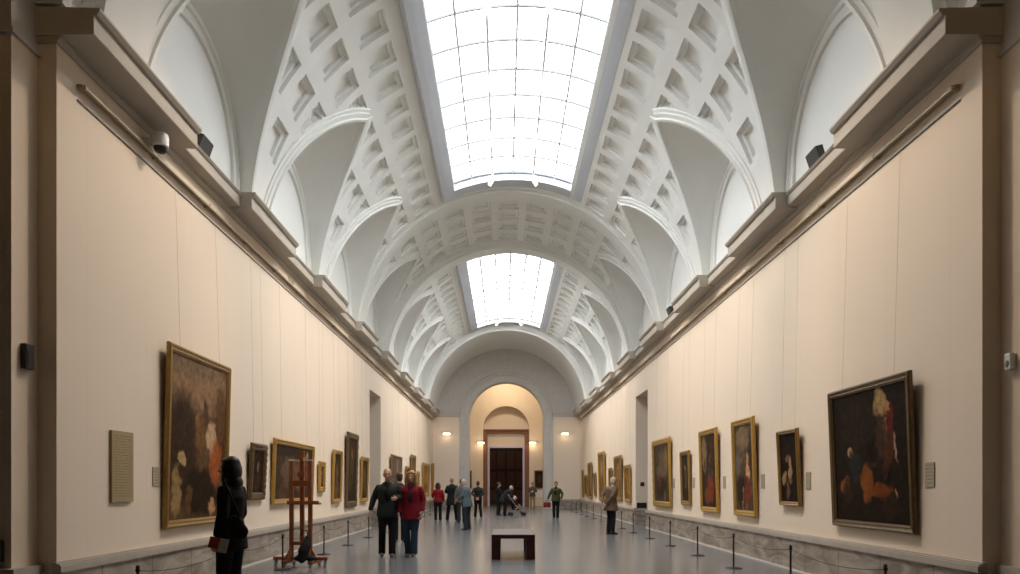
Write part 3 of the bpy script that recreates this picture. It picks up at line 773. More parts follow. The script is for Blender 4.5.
# ------------------------------------------------------------------ wall panels and labels
PRT = {}
def printed(base, k):
    key = (base.name, round(k))
    if key in PRT: return PRT[key]
    m = base.copy(); m.name = 'printed_'+base.name; nt = m.node_tree; b = nt.nodes['Principled BSDF']; PRT[key] = m
    tc = N(nt, 'ShaderNodeTexCoord'); sp = N(nt, 'ShaderNodeSeparateXYZ'); nt.links.new(tc.outputs['Object'], sp.inputs[0])
    ml = N(nt, 'ShaderNodeMath', operation='MULTIPLY'); ml.inputs[1].default_value = k; nt.links.new(sp.outputs['Z'], ml.inputs[0])
    fr = N(nt, 'ShaderNodeMath', operation='FRACT'); nt.links.new(ml.outputs[0], fr.inputs[0])
    ls = N(nt, 'ShaderNodeMath', operation='LESS_THAN'); ls.inputs[1].default_value = 0.38; nt.links.new(fr.outputs[0], ls.inputs[0])
    mp = N(nt, 'ShaderNodeMapping'); mp.inputs['Scale'].default_value = (60, 1, k); nt.links.new(tc.outputs['Object'], mp.inputs['Vector'])
    nz = N(nt, 'ShaderNodeTexNoise'); nz.inputs['Scale'].default_value = 1.0; nt.links.new(mp.outputs[0], nz.inputs['Vector'])
    gt = N(nt, 'ShaderNodeMath', operation='GREATER_THAN'); gt.inputs[1].default_value = 0.46; nt.links.new(nz.outputs['Fac'], gt.inputs[0])
    mu = N(nt, 'ShaderNodeMath', operation='MULTIPLY'); nt.links.new(ls.outputs[0], mu.inputs[0]); nt.links.new(gt.outputs[0], mu.inputs[1])
    m2 = N(nt, 'ShaderNodeMath', operation='MULTIPLY'); m2.inputs[1].default_value = 0.6; nt.links.new(mu.outputs[0], m2.inputs[0])
    mx = N(nt, 'ShaderNodeMix', data_type='RGBA'); old = b.inputs['Base Color'].default_value[:]; mx.inputs['A'].default_value = old
    mx.inputs['B'].default_value = (old[0]*0.35, old[1]*0.33, old[2]*0.32, 1); nt.links.new(m2.outputs[0], mx.inputs['Factor']); nt.links.new(mx.outputs['Result'], b.inputs['Base Color'])
    return m
def wall_card(name, side, y, z0, w, h, m, label, cat, lines=0, d=0.012):
    s = -1 if side == 'L' else 1; y *= 1.0235 if s < 0 else 0.979
    r = thing(name, label, cat, (s*HW, y, z0), RD(-90) if s < 0 else RD(90))
    b = MB(); b.cbox(-w/2, w/2, -0.003, d, 0, h, 0.003); b.build('board', m, r)
    if lines:
        b = MB(); b.box(-w*0.42, w*0.42, d, d+0.0006, h*0.06, h*0.95); b.build('printed_text', printed(m, lines/h), r)
    return r
wall_card('text_panel', 'L', 7.98, 1.16, 0.46, 0.80, MT['panel'], 'large tan text panel with printed lines on the left wall', 'wall text panel', 26, 0.03)
r = thing('text_panel', 'pale panel low on the vestibule wall, under the small right painting', 'wall text panel', (2.32, YV-0.002, 0.62), 0)
b = MB(); b.cbox(-0.30, 0.30, -0.03, 0.002, 0, 0.42, 0.006); b.build('board', MT['white'], r)
wall_card('wall_label', 'L', 8.78, 1.34, 0.17, 0.24, MT['label'], 'small label card left of the largest left wall painting', 'label', 7)
wall_card('wall_label', 'R', 8.02, 1.33, 0.17, 0.27, MT['label'], 'small label card on the near side of the largest right wall painting', 'label', 7)
wall_card('wall_label', 'R', 11.22, 1.30, 0.17, 0.26, MT['label'], 'small label card between the largest and second right wall paintings', 'label', 7)
wall_card('wall_label', 'R', 13.2, 1.30, 0.17, 0.26, MT['label'], 'small label card between the second and third right wall paintings', 'label', 7)
wall_card('wall_label', 'R', 15.5, 1.30, 0.17, 0.26, MT['label'], 'small label card between the two tall gilt right wall paintings', 'label', 7)
wall_card('wall_label', 'R', 18.0, 1.30, 0.17, 0.26, MT['label'], 'small label card between fourth and fifth right wall paintings', 'label', 7)
wall_card('wall_label', 'R', 20.1, 1.30, 0.17, 0.26, MT['label'], 'small label card between fifth and sixth right wall paintings', 'label', 7)
r = thing('wall_label', 'small dark plate on the jamb of the right doorway', 'label', (4.73, D1, 1.36), 0)
b = MB(); b.cbox(-0.07, 0.07, -0.02, 0, 0, 0.14, 0.003); b.build('board', MT['iron'], r)
r = thing('vent_box', 'black box on the right doorway jamb above the plinth', 'vent', (4.70, D1, 0.59), 0)
b = MB(); b.cbox(-0.17, 0.17, -0.06, 0, 0.0, 0.19, 0.006); b.build('housing', MT['black'], r)
b = MB(); b.cbox(-0.14, 0.14, -0.066, -0.058, 0.03, 0.16, 0.003)
b.build('grille', MT['iron'], r)
r = thing('wall_vent', 'small wall grille above the rail on the left wall', 'vent', (-HW, 14.7, 5.48), RD(-90))
b = MB(); b.cbox(-0.17, 0.17, 0.001, 0.015, 0, 0.10, 0.003); b.build('frame', MT['label'], r)
b = MB(); b.box(-0.14, 0.14, 0.015, 0.018, 0.02, 0.08); b.build('slats', printed(MT['label'], 60), r)

# ------------------------------------------------------------------ small devices
r = thing('security_camera', 'white dome security camera high on the left wall under the cornice', 'security camera', (-HW, 8.72, 5.50), RD(-90))
b = MB(); b.cbox(-0.05, 0.05, 0.0, 0.12, -0.03, 0.05, 0.01); b.build('bracket', MT['white'], r)
b = MB(); b.lathe([(0.03, 0.11), (0.085, 0.10), (0.095, 0.06), (0.095, -0.05), (0.085, -0.06)], 20, c=(0, 0.19, 0)); b.build('housing', MT['white'], r, smooth=True, angle=30)
b = MB(); b.ell((0, 0.19, -0.06), 0.08, 0.08, 0.075, 16, 10); b.build('dome', MT['black'], r, smooth=True)
def uplight(s, y, lb):
    r = thing('uplight', lb, 'uplight', (s*4.40, y, 5.925), RD(-90) if s < 0 else RD(90), 'uplights on the cornice')
    b = MB()
    b.loft([[V((x, 0.0, 0)), V((x, 0.10, 0)), V((x, 0.17, 0.20)), V((x, 0.07, 0.23))] for x in (-0.17, 0.17)]); b.build('housing', MT['black'], r)
    b = MB(); b.loft([[V((x, 0.165, 0.202)), V((x, 0.17, 0.208)), V((x, 0.075, 0.236)), V((x, 0.07, 0.23))] for x in (-0.15, 0.15)]); b.build('lens', MT['grey'], r)
    b = MB(); b.box(-0.03, 0.03, -0.02, 0.02, -0.0, 0.12); b.build('bracket', MT['black'], r)
uplight(-1, 9.95, 'black wedge uplight on the left cornice, nearest'); uplight(1, 10.3, 'black wedge uplight on the right cornice, nearest')
uplight(-1, 18.7, 'black wedge uplight farther along the left cornice'); uplight(1, 19.3, 'black wedge uplight farther along the right cornice')
r = thing('wall_speaker', 'black slim wall device on the near left pier', 'wall device', (-4.68, 6.80, 2.44), RD(-90))
b = MB(); b.cbox(-0.06, 0.06, 0.001, 0.06, 0, 0.24, 0.012); b.build('housing', MT['black'], r)
b = MB(); b.cbox(-0.045, 0.045, 0.06, 0.066, 0.02, 0.18, 0.002); b.build('grille', MT['iron'], r)
r = thing('motion_sensor', 'white motion sensor on the near right pier', 'sensor', (4.68, 6.83, 2.44), RD(90))
b = MB(); b.cbox(-0.045, 0.045, 0.001, 0.06, 0, 0.16, 0.015); b.build('housing', MT['white'], r)
b = MB(); b.ell((0, 0.055, 0.06), 0.03, 0.02, 0.04); b.build('lens', MT['grey'], r, smooth=True)
r = thing('wall_box', 'black box low on the wall at the left picture edge', 'wall device', (-4.86, 6.62, 0.64), 0)
b = MB(); b.cbox(-0.12, 0.12, -0.10, 0, 0, 0.20, 0.012); b.build('housing', MT['black'], r)
b = MB(); b.cbox(-0.05, 0.05, -0.11, -0.10, 0.05, 0.15, 0.003); b.build('cover', MT['iron'], r)

# spotlights on tracks under the skylights
MTH = 2*HS/6
first = None; cnt = 0
ordn = ['first', 'second', 'third', 'fourth', 'fifth', 'sixth']
SPOTS = []
for si, (a, b_) in enumerate(SKY):
    for s in (-1, 1):
        x = 0.10+s*R*sin(MTH); zt = ZC+(R+0.10)*cos(MTH)
        t = MB(); t.box(x-0.02, x+0.02, a+0.05, b_-0.05, zt-0.03, zt+0.02)
        tag(t.build('lighting_track', MT['frame_white']), '%s track under the %s skylight' % ('left' if s < 0 else 'right', ('near', 'far')[si]), 'lighting track')
        ysp = [a+0.3, a+(b_-a)*0.27, a+(b_-a)*0.52, a+(b_-a)*0.77, b_-0.15]
        for k, y in enumerate(ysp):
            lb = '%s white spotlight from the near end on the %s track, %s skylight' % (ordn[k], 'left' if s < 0 else 'right', ('near', 'far')[si])
            SPOTS.append((x, y, zt-0.03, s, k))
            if first is None:
                first = thing('spotlight', lb, 'spotlight', (x, y, zt-0.03), 0 if s < 0 else pi, 'track spotlights')
                q = MB(); q.box(-0.02, 0.02, -0.06, 0.06, -0.04, 0); q.tube([(0, 0, -0.03), (0, 0, -0.12)], 0.012, 8); q.build('mount', MT['white'], first)
                rm = M.Rotation(RD(35), 3, 'Y')
                q = MB(); q.lathe([(0.03, 0.10), (0.05, 0.09), (0.055, -0.10), (0.06, -0.12), (0.05, -0.12)], 14, c=(-0.02, 0, -0.17), mtx=rm); q.build('housing', MT['white'], first, smooth=True, angle=30)
                q = MB(); q.lathe([(0.048, -0.119), (0.048, -0.124), (0.03, -0.126)], 14, c=(-0.02, 0, -0.17), mtx=rm); q.build('lens', MT['spotglow'], first)
            else:
                dup(first, (x, y, zt-0.03), lb, 0 if s < 0 else pi)
for x, y, z, s, k in SPOTS:
    l = bpy.data.lights.new('spot_beam', 'SPOT'); l.energy = 400 if (k or y > 15) else 780; l.color = (1.0, 0.76, 0.53); l.spot_size = RD(58); l.spot_blend = 0.8; l.shadow_soft_size = 0.06
    o = bpy.data.objects.new('spot_beam', l); o.location = (x-s*0.08, y, z-0.30); COL.objects.link(o)
    tgt = V((s*4.5, y+(0.3 if k else -2.2 if y < 15 else 0.3), 1.75 if (k or y > 15) else 2.2))
    o.rotation_euler = (tgt-V(o.location)).to_track_quat('-Z', 'Y').to_euler()

# ------------------------------------------------------------------ bench
r = thing('bench', 'dark red brown wooden bench in the middle of the floor', 'bench', (0.02, 14.05, 0))
b = MB(); b.cbox(-0.40, 0.40, -0.9, 0.9, 0.385, 0.46, 0.008); b.build('seat', MT['bench'], r)
for s in (-1, 1):
    for q in (-1, 1):
        b = MB(); x0, x1 = sorted((s*0.40, s*0.235)); y0, y1 = sorted((q*0.895, q*0.62)); b.cbox(x0, x1, y0, y1, 0, 0.386, 0.006); b.build('leg', MT['bench'], r)
    b = MB(); x0, x1 = sorted((s*0.37, s*0.30)); b.box(x0, x1, -0.63, 0.63, 0.30, 0.386); b.build('rail', MT['bench'], r)

# ------------------------------------------------------------------ barrier posts and cords
ORD = ['nearest', 'second', 'third', 'fourth', 'fifth', 'sixth', 'seventh', 'eighth', 'ninth', 'tenth', 'eleventh', 'twelfth', 'thirteenth', 'fourteenth']
def make_post(lb, loc, grp):
    r = thing('barrier_post', lb, 'barrier post', loc, 0, grp)
    b = MB(); b.lathe([(0.005, 0.0), (0.135, 0.0), (0.14, 0.006), (0.13, 0.014), (0.03, 0.022), (0.02, 0.03)], 20); b.build('base', MT['iron'], r, smooth=True, angle=40)
    b = MB(); b.tube([(0, 0, 0.02), (0, 0, 0.52)], 0.0135, 10); b.build('pole', MT['iron'], r, smooth=True, angle=40)
    b = MB(); b.lathe([(0.012, 0.505), (0.022, 0.51), (0.022, 0.535), (0.016, 0.54), (0.02, 0.55), (0.018, 0.566), (0.006, 0.574)], 12); b.build('cap', MT['iron'], r, smooth=True)
    return r
proto = None; cords = []
for side, x, ys in (('left', -3.70, [6.98, 9.30, 11.55, 14.2, 16.4, 18.9, 21.2, 27.4, 29.8, 32.2, 34.6, 37.0, 39.4, 41.8]),
                    ('right', 3.60, [7.08, 9.42, 11.76, 13.95, 16.25, 18.55, 20.9, 22.95, 27.8, 30.2, 32.6, 35.0, 37.4, 39.8])):
    posts = []
    for k, y in enumerate(ys):
        lb = 'black iron barrier post along the %s wall, %s from the camera' % (side, ORD[k])
        if proto is None: proto = make_post(lb, (x, y, 0), 'barrier posts'); posts.append(proto)
        else: posts.append(dup(proto, (x, y, 0), lb))
    for k in range(len(ys)-1):
        if ys[k+1]-ys[k] > 3: continue
        L_ = ys[k+1]-ys[k]
        cords.append((posts[k], [(0, 0.0135+(L_-0.027)*i/12, 0.515-0.075*4*(i/12)*(1-i/12)) for i in range(13)]))
for p_, pts in cords:
    b = MB(); b.tube(pts, 0.0035, 6); b.build('cord', MT['rope'], p_, smooth=True)

# ------------------------------------------------------------------ easel
er = thing('easel', 'reddish wooden studio easel on casters by the left wall', 'easel', (-3.54, 12.02, 0), RD(-4))
for s in (-1, 1):
    b = MB(); b.cbox(s*0.160-0.032, s*0.160+0.032, -0.03, 0.03, 0.10, 1.765, 0.006); b.build('upright', MT['easel'], er)
    b = MB(); b.cbox(s*0.22-0.04, s*0.22+0.04, -0.20, 0.34, 0.055, 0.115, 0.008); b.build('foot', MT['easel'], er)
    b = MB(); b.loft([[V((s*0.160+q, -0.03, 0.115)), V((s*0.160+q, -0.17, 0.115)), V((s*0.160+q, -0.03, 0.36))] for q in (-0.018, 0.018)]); b.build('gusset', MT['easel'], er)
    b = MB(); b.loft([[V((s*0.160+q*s, y, 0.11)) for q in (0.03, 0.13)]+[V((s*0.160+0.03*s, y, 0.30))] for y in (-0.02, 0.02)]); b.build('gusset', MT['easel'], er)
b = MB(); b.cbox(-0.035, 0.035, 0.035, 0.085, 0.30, 1.935, 0.006); b.build('mast', MT['easel'], er)
b = MB(); b.cbox(-0.06, 0.06, 0.0, 0.035, 1.50, 1.58, 0.006); b.cbox(-0.055, 0.055, -0.05, 0.09, 1.79, 1.83, 0.006); b.build('top_clamp', MT['easel'], er)
b = MB(); b.cbox(-0.19, 0.19, -0.045, 0.0, 1.34, 1.44, 0.006); b.build('crossbar', MT['easel'], er)
b = MB(); b.cbox(-0.19, 0.19, -0.04, 0.035, 0.36, 0.42, 0.006); b.build('crossbar', MT['easel'], er)
b = MB(); b.cbox(-0.20, 0.34, -0.11, 0.03, 1.04, 1.07, 0.006); b.cbox(-0.20, 0.34, -0.12, -0.10, 1.04, 1.10, 0.004); b.build('canvas_tray', MT['easel'], er)
b = MB(); b.cbox(-0.46, 0.46, -0.05, 0.05, 0.115, 0.165, 0.006); b.build('base_beam', MT['easel'], er)
b = MB(); b.cbox(-0.20, -0.04, -0.02, 0.02, 1.765, 1.785, 0.003); b.cbox(0.04, 0.2, -0.02, 0.02, 1.765, 1.785, 0.003); b.build('top_strip', MT['white'], er)
for sx in (-0.42, 0.42):
    for sy in (0,):
        b = MB(); b.tube([(sx-0.016, sy-0.02, 0.042), (sx+0.016, sy-0.02, 0.042)], 0.04, 14); b.box(sx-0.02, sx+0.02, sy-0.03, sy+0.02, 0.06, 0.115)
        b.build('caster', MT['grey'], er, smooth=True, angle=40)
for s in (-1, 1):
    for sy in (-0.16, 0.30):
        b = MB(); b.tube([(s*0.22-0.016, sy-0.01, 0.036), (s*0.22+0.016, sy-0.01, 0.036)], 0.035, 14); b.box(s*0.22-0.02, s*0.22+0.02, sy-0.02, sy+0.02, 0.04, 0.06)
        b.build('caster', MT['grey'], er, smooth=True, angle=40)
exec_people = True
# ------------------------------------------------------------------ remeshed soft shapes
def remesh(mb, name, m, parent, voxel=0.012, smooth=4):
    me = mb.mesh(name); o = bpy.data.objects.new('tmp', me); COL.objects.link(o)
    md = o.modifiers.new('r', 'REMESH'); md.mode = 'VOXEL'; md.voxel_size = voxel; md.use_smooth_shade = True
    if smooth:
        sm = o.modifiers.new('s', 'SMOOTH'); sm.factor = 0.5; sm.iterations = smooth
    dg = bpy.context.evaluated_depsgraph_get()
    nm = bpy.data.meshes.new_from_object(o.evaluated_get(dg)); nm.name = name
    bpy.data.objects.remove(o); nm.materials.clear(); nm.materials.append(m)
    nm.polygons.foreach_set('use_smooth', [True]*len(nm.polygons))
    q = bpy.data.objects.new(name, nm); COL.objects.link(q)
    if parent: q.parent = parent
    return q
def cloth(name, c, rough=0.85): return mat(name, c, rough, 0.15, var=0.18, scale=9, bump=0.25, bscale=22)
SKM = mat('skin', (0.48, 0.27, 0.18), 0.55, 0.35, var=0.06, scale=12)
EYEM = mat('eye_dark', (0.03, 0.02, 0.015), 0.3, 0.5)
LIPM = mat('lip', (0.30, 0.10, 0.08), 0.5, 0.3)
SHOE = mat('shoe_leather', (0.02, 0.017, 0.015), 0.4, 0.5)

def person(label, loc, rz, h, joints={}, top=None, bottom=None, hair=None, hem=0.78, sc=1.0, voxel=0.012, female=False, skirt=False,
           coat_extra=0.0, collar=True, hairlong=0.0, bald=False, head_turn=0.0, shirt=None, shoes=SHOE, group=None, inner=None, head_tilt=0.0):
    root = thing('person', label, 'person', loc, rz, group)
    K = h/1.72
    J = dict(pelvis=(0, 0, 0.93), waist=(0, 0.005, 1.08), chest=(0, 0.0, 1.30), neck=(0, -0.01, 1.46), head=(0, 0.02, 1.60),
             shL=(-0.170, -0.01, 1.365), elL=(-0.235, -0.02, 1.13), wrL=(-0.245, 0.06, 0.88), shR=(0.170, -0.01, 1.365), elR=(0.235, -0.02, 1.13), wrR=(0.245, 0.06, 0.88),
             hiL=(-0.09, 0, 0.90), knL=(-0.10, 0.015, 0.50), anL=(-0.10, -0.02, 0.09), hiR=(0.09, 0, 0.90), knR=(0.10, 0.015, 0.50), anR=(0.10, -0.02, 0.09),
             toeL=0.0, toeR=0.0)
    J.update(joints)
    J = {k: (V(v)*K if not isinstance(v, float) else v) for k, v in J.items()}
    sp = [J['pelvis'], J['waist'], J['chest'], J['neck']]
    def spine_ring(t, rx, ry, n=20):
        # t in 0..3 along the spine
        i = min(2, max(0, int(math.floor(t)))); f = t-i
        p = sp[i].lerp(sp[i+1], f) if t >= 0 else sp[0]+(sp[0]-sp[1])*(-t)
        d = (sp[min(i+1, 3)]-sp[i]).normalized()
        sx = J['shR']-J['shL']; sx.z = 0; sx.normalize()
        fy = d.cross(sx).normalized(); sx2 = fy.cross(d).normalized()
        return [p+sx2*(cos(2*pi*j/n)*rx*K)-fy*(-sin(2*pi*j/n)*ry*K) for j in range(n)]
    fs = 0.93 if female else 1.0
    # ---- body
    b = MB()
    b.loft([spine_ring(t, rx*fs, ry) for t, rx, ry in ((-0.7, 0.10, 0.09), (-0.25, 0.155, 0.115), (0.1, 0.165, 0.12), (0.9, 0.135, 0.095), (1.5, 0.155, 0.108), (2.0, 0.172, 0.115), (2.4, 0.155, 0.095), (2.75, 0.085, 0.065), (3.0, 0.06, 0.056))])
    hd = J['head']; nk = J['neck']
    b.tube([nk-V((0, 0, 0.03))*K, hd-V((0, 0.012, 0.03))*K], [0.056*K, 0.05*K], 14)
    HM = M.Rotation(head_turn, 3, 'Z') @ M.Rotation(head_tilt, 3, 'X')
    def hp(x, y, z): return hd+(HM @ V((x, y, z)))*K*sc
    hs = K*sc
    b.ell(hp(0, -0.012, 0.022), 0.074*hs, 0.092*hs, 0.094*hs, 20, 14, HM)
    b.ell(hp(0, 0.022, -0.035), 0.057*hs, 0.066*hs, 0.080*hs, 18, 12, HM)
    b.ell(hp(0, 0.052, -0.088), 0.030*hs, 0.026*hs, 0.022*hs, 12, 8, HM)
    b.tube([hp(0, 0.082, 0.012), hp(0, 0.096, -0.012), hp(0, 0.108, -0.030)], [0.010*hs, 0.012*hs, 0.017*hs], 10, round_ends=True)
    b.ell(hp(0, 0.080, 0.028), 0.042*hs, 0.013*hs, 0.010*hs, 12, 8, HM)
    for s in (-1, 1):
        b.ell(hp(s*0.074, -0.012, -0.005), 0.010*hs, 0.020*hs, 0.032*hs, 10, 8, HM)
        b.ell(hp(s*0.036, 0.060, -0.030), 0.022*hs, 0.024*hs, 0.022*hs, 10, 8, HM)
    b.ell(hp(0, 0.082, -0.062), 0.022*hs, 0.012*hs, 0.009*hs, 10, 8, HM)
    for S_ in 'LR':
        s = -1 if S_ == 'L' else 1
        sh, el, wr = J['sh'+S_], J['el'+S_], J['wr'+S_]
        b.tube([sh, sh.lerp(el, 0.3), sh.lerp(el, 0.75), el, el.lerp(wr, 0.3), wr], [0.040*K, 0.048*K, 0.042*K, 0.038*K, 0.040*K, 0.026*K], 12, round_ends=True)
        d = (wr-el).normalized(); up = V((0, 0, 1)) if abs(d.z) < 0.8 else V((0, 1, 0))
        sd = d.cross(up).normalized(); nrm = sd.cross(d).normalized()   # palm breadth along nrm, thickness along sd
        def hpnt(a, bq, c): return wr+d*(a*K)+nrm*(bq*K)+sd*(c*K)
        bs = nrm; 
        pm = M((sd, nrm, d)).transposed()
        b.ell(hpnt(0.045, 0, 0), 0.017*K, 0.042*K, 0.055*K, 12, 10, pm)
        curl = -s*0.012
        for q, ln in ((-0.030, 0.060), (-0.010, 0.072), (0.011, 0.078), (0.031, 0.068)):
            b.tube([hpnt(0.075, q*0.9, 0), hpnt(0.092+ln*0.35, q*1.1, curl*0.5), hpnt(0.092+ln*0.75, q*1.15, curl*1.6), hpnt(0.088+ln, q*1.15, curl*3)], [0.0105*K, 0.0100*K, 0.0092*K, 0.0080*K], 8, round_ends=True)
        b.tube([hpnt(0.02, 0.03, curl*0.3), hpnt(0.05, 0.052, curl), hpnt(0.085, 0.062, curl*1.8)], [0.015*K, 0.012*K, 0.009*K], 8, round_ends=True)
        hi, kn, an = J['hi'+S_], J['kn'+S_], J['an'+S_]
        b.tube([hi+V((0, 0, 0.02)), hi.lerp(kn, 0.35), hi.lerp(kn, 0.8), kn, kn.lerp(an, 0.3), kn.lerp(an, 0.75), an], [0.085*K, 0.08*K, 0.06*K, 0.052*K, 0.055*K, 0.04*K, 0.036*K], 14, round_ends=True)
        ta = J['toe'+S_]; td = V((sin(ta)*1.0, cos(ta), 0))
        b.tube([an+V((0, 0, -0.03*K))-td*0.04*K, an+V((0, 0, -0.045*K))+td*0.07*K, an+V((0, 0, -0.062*K))+td*0.16*K], [0.026*K, 0.024*K, 0.014*K], 12, round_ends=True)
    remesh(b, 'body', SKM, root, voxel*0.75, 3)
    # face
    for s in (-1, 1):
        e = MB(); e.ell(hp(s*0.031, 0.0775, 0.010), 0.0125*hs, 0.008*hs, 0.0065*hs, 10, 8, HM); e.build('eye', EYEM, root, smooth=True)
    e = MB(); e.ell(hp(0, 0.0905, -0.062), 0.021*hs, 0.006*hs, 0.006*hs, 10, 8, HM); e.build('mouth', LIPM, root, smooth=True)
    # ---- trousers
    t = MB()
    tt = 0.012
    if not skirt:
        t.loft([spine_ring(q, rx, ry) for q, rx, ry in ((-0.6, 0.13, 0.115), (-0.25, 0.178, 0.135), (0.1, 0.182, 0.138), (0.7, 0.16, 0.118), (0.9, 0.155, 0.115))])
        for S_ in 'LR':
            hi, kn, an = J['hi'+S_], J['kn'+S_], J['an'+S_]
            dn = (an-kn).normalized()
            t.tube([hi+V((0, 0, 0.03)), hi.lerp(kn, 0.3), hi.lerp(kn, 0.8), kn, kn.lerp(an, 0.3), kn.lerp(an, 0.8), an-V((0, 0, 0.050*K))],
                   [0.105*K, 0.098*K, 0.078*K, 0.072*K, 0.072*K, 0.068*K, 0.070*K], 16)
    remesh(t, 'trousers', bottom, root, 0.014, 4)
    # ---- shoes
    for S_ in 'LR':
        an = J['an'+S_]; ta = J['toe'+S_]; td = V((sin(ta), cos(ta), 0)); z = an.z-0.09*K
        q = MB(); px = V((td.y, -td.x, 0))
        rings = []
        for f, w, hh in ((-0.075, 0.022, 0.05), (-0.06, 0.036, 0.085), (-0.02, 0.040, 0.10), (0.04, 0.043, 0.085), (0.10, 0.048, 0.058), (0.15, 0.044, 0.046), (0.185, 0.028, 0.034), (0.195, 0.012, 0.022)):
            c = V((an.x, an.y, z))+td*(f*K)
            rings.append([c+px*(cos(2*pi*j/14)*w*K)+V((0, 0, max(0.0, (hh*0.5*K)*(1+sin(2*pi*j/14))*1.0))) for j in range(14)])
        q.loft(rings); q.build('shoe', shoes, root, smooth=True)
    # ---- jacket / coat
    c = MB()
    hz = (J['pelvis'].z/K-hem)/ (J['waist'].z/K-J['pelvis'].z/K) if J['waist'].z > J['pelvis'].z else 0
    ex = coat_extra
    fl = 0.02 if hem > 0.7 else 0.045
    c.loft([spine_ring(-hz, 0.182+fl+ex, 0.142+fl+ex), spine_ring(-hz*0.5, 0.186+fl*0.6+ex, 0.148+fl*0.6+ex), spine_ring(0.1, 0.188+ex, 0.146+ex), spine_ring(0.9, 0.168*fs+ex, 0.126+ex), spine_ring(1.5, 0.182*fs+ex, 0.136+ex),
            spine_ring(2.0, 0.196*fs+ex, 0.142+ex), spine_ring(2.45, 0.172*fs+ex, 0.115+ex), spine_ring(2.75, 0.112, 0.088), spine_ring(2.95, 0.076, 0.072)])
    if collar: c.loft([spine_ring(2.7, 0.095, 0.085), spine_ring(3.0, 0.082, 0.082), spine_ring(3.2 if False else 3.0, 0.078, 0.078)])
    for S_ in 'LR':
        sh, el, wr = J['sh'+S_], J['el'+S_], J['wr'+S_]
        c.tube([sh.lerp(J['neck'], 0.35)-V((0, 0, 0.045))*K, sh-V((0, 0, 0.005))*K, sh.lerp(el, 0.35), el, el.lerp(wr, 0.4), el.lerp(wr, 0.97)], [0.055*K, 0.066*K, 0.066*K, 0.062*K, 0.057*K, 0.047*K], 14, round_ends=False)
    remesh(c, 'jacket' if hem > 0.66 else 'coat', top, root, 0.014, 4)
    if inner is not None:       # open front: shirt strip and lapels
        q = MB(); sx = (J['shR']-J['shL']).normalized()
        f0 = spine_ring(1.0, 0.0, 0.152+ex)[5]; f1 = spine_ring(2.0, 0, 0.160+ex)[5]; f2 = spine_ring(2.75, 0, 0.115)[5]
        q.loft([[f0-sx*0.02*K+V((0, 0, 0)), f0+sx*0.02*K, f0+sx*0.02*K+V((0, -0.03, 0))*0, f0-sx*0.02*K], [f1-sx*0.05*K, f1+sx*0.05*K, f1+sx*0.05*K, f1-sx*0.05*K], [f2-sx*0.055*K, f2+sx*0.055*K, f2+sx*0.055*K, f2-sx*0.055*K]])
        e = MB(); e.ell(spine_ring(1.6, 0, 0.06)[5], 0.085*K, 0.120*K, 0.17*K, 16, 12); e.ell(spine_ring(2.3, 0, 0.04)[5], 0.085*K, 0.10*K, 0.12*K, 16, 12)
        remesh(e, 'shirt', inner, root, 0.014, 2)
    # ---- hair
    if hair is not None:
        g = MB()
        if bald:
            g.ell(hp(0, -0.045, 0.0), 0.086*hs, 0.076*hs, 0.078*hs, 16, 12, HM); g.ell(hp(0, -0.035, 0.050), 0.080*hs, 0.085*hs, 0.076*hs, 16, 12, HM)
        else:
            g.ell(hp(0, -0.028, 0.040), 0.086*hs, 0.094*hs, 0.092*hs, 18, 12, HM)
            g.ell(hp(0, -0.050, -0.015), 0.082*hs, 0.066*hs, 0.085*hs, 18, 12, HM)
            g.ell(hp(0, 0.035, 0.086), 0.062*hs, 0.045*hs, 0.026*hs, 14, 10, HM)
        if hairlong > 0:
            L = hairlong
            g.ell(hp(0, -0.062, -0.05-L*0.45), 0.092*hs, 0.060*hs, (0.09+L*0.5)*hs, 18, 12, HM)
            for s in (-1, 1):
                g.tube([hp(s*0.062, 0.015, 0.07), hp(s*0.086, 0.010, -0.01), hp(s*0.090, 0.006, -0.06-L*0.5), hp(s*0.080, 0.0, -0.08-L)], [0.026*hs, 0.034*hs, 0.040*hs, 0.024*hs], 10, round_ends=True)
            if L > 0.13:
                g.ell(hp(0, -0.055, -0.03), 0.105*hs, 0.078*hs, 0.13*hs, 18, 12, HM); g.ell(hp(0, -0.09, -0.15), 0.085*hs, 0.055*hs, 0.07*hs, 16, 10, HM)
            g.tube([hp(-0.05, 0.055, 0.075), hp(0, 0.068, 0.080), hp(0.05, 0.055, 0.075)], [0.018*hs, 0.016*hs, 0.018*hs], 10, round_ends=True)
        remesh(g, 'hair', hair, root, 0.009, 3)
    return root
def at(px, D): return EYE[0]+(px-504)*D/F

BLK = cloth('black_wool', (0.011, 0.010, 0.010)); BLKT = cloth('black_trouser', (0.012, 0.012, 0.014)); DKG = cloth('dark_grey_green', (0.022, 0.026, 0.026))
REDJ = cloth('red_jacket', (0.19, 0.012, 0.022)); REDK = cloth('red_knit', (0.24, 0.012, 0.018)); JEAN = cloth('blue_jeans', (0.030, 0.050, 0.085)); GRB = cloth('grey_blue', (0.095, 0.13, 0.15))
OLV = cloth('olive_green', (0.060, 0.068, 0.030)); BRC = cloth('brown_tweed', (0.14, 0.098, 0.066)); KHA = cloth('khaki', (0.24, 0.20, 0.12)); NVY = cloth('dark_slate', (0.03, 0.035, 0.042))
DRED = cloth('dark_red_top', (0.06, 0.010, 0.018)); GREEN_BLK = cloth('black_green', (0.012, 0.020, 0.017)); WHT = cloth('off_white', (0.62, 0.58, 0.54)); TRK = cloth('dark_charcoal', (0.022, 0.024, 0.026))
HBLK = mat('black_hair', (0.010, 0.008, 0.007), 0.45, 0.4, var=0.3, scale=30); HGRY = mat('grey_hair', (0.42, 0.37, 0.33), 0.6, 0.3, var=0.2, scale=30)
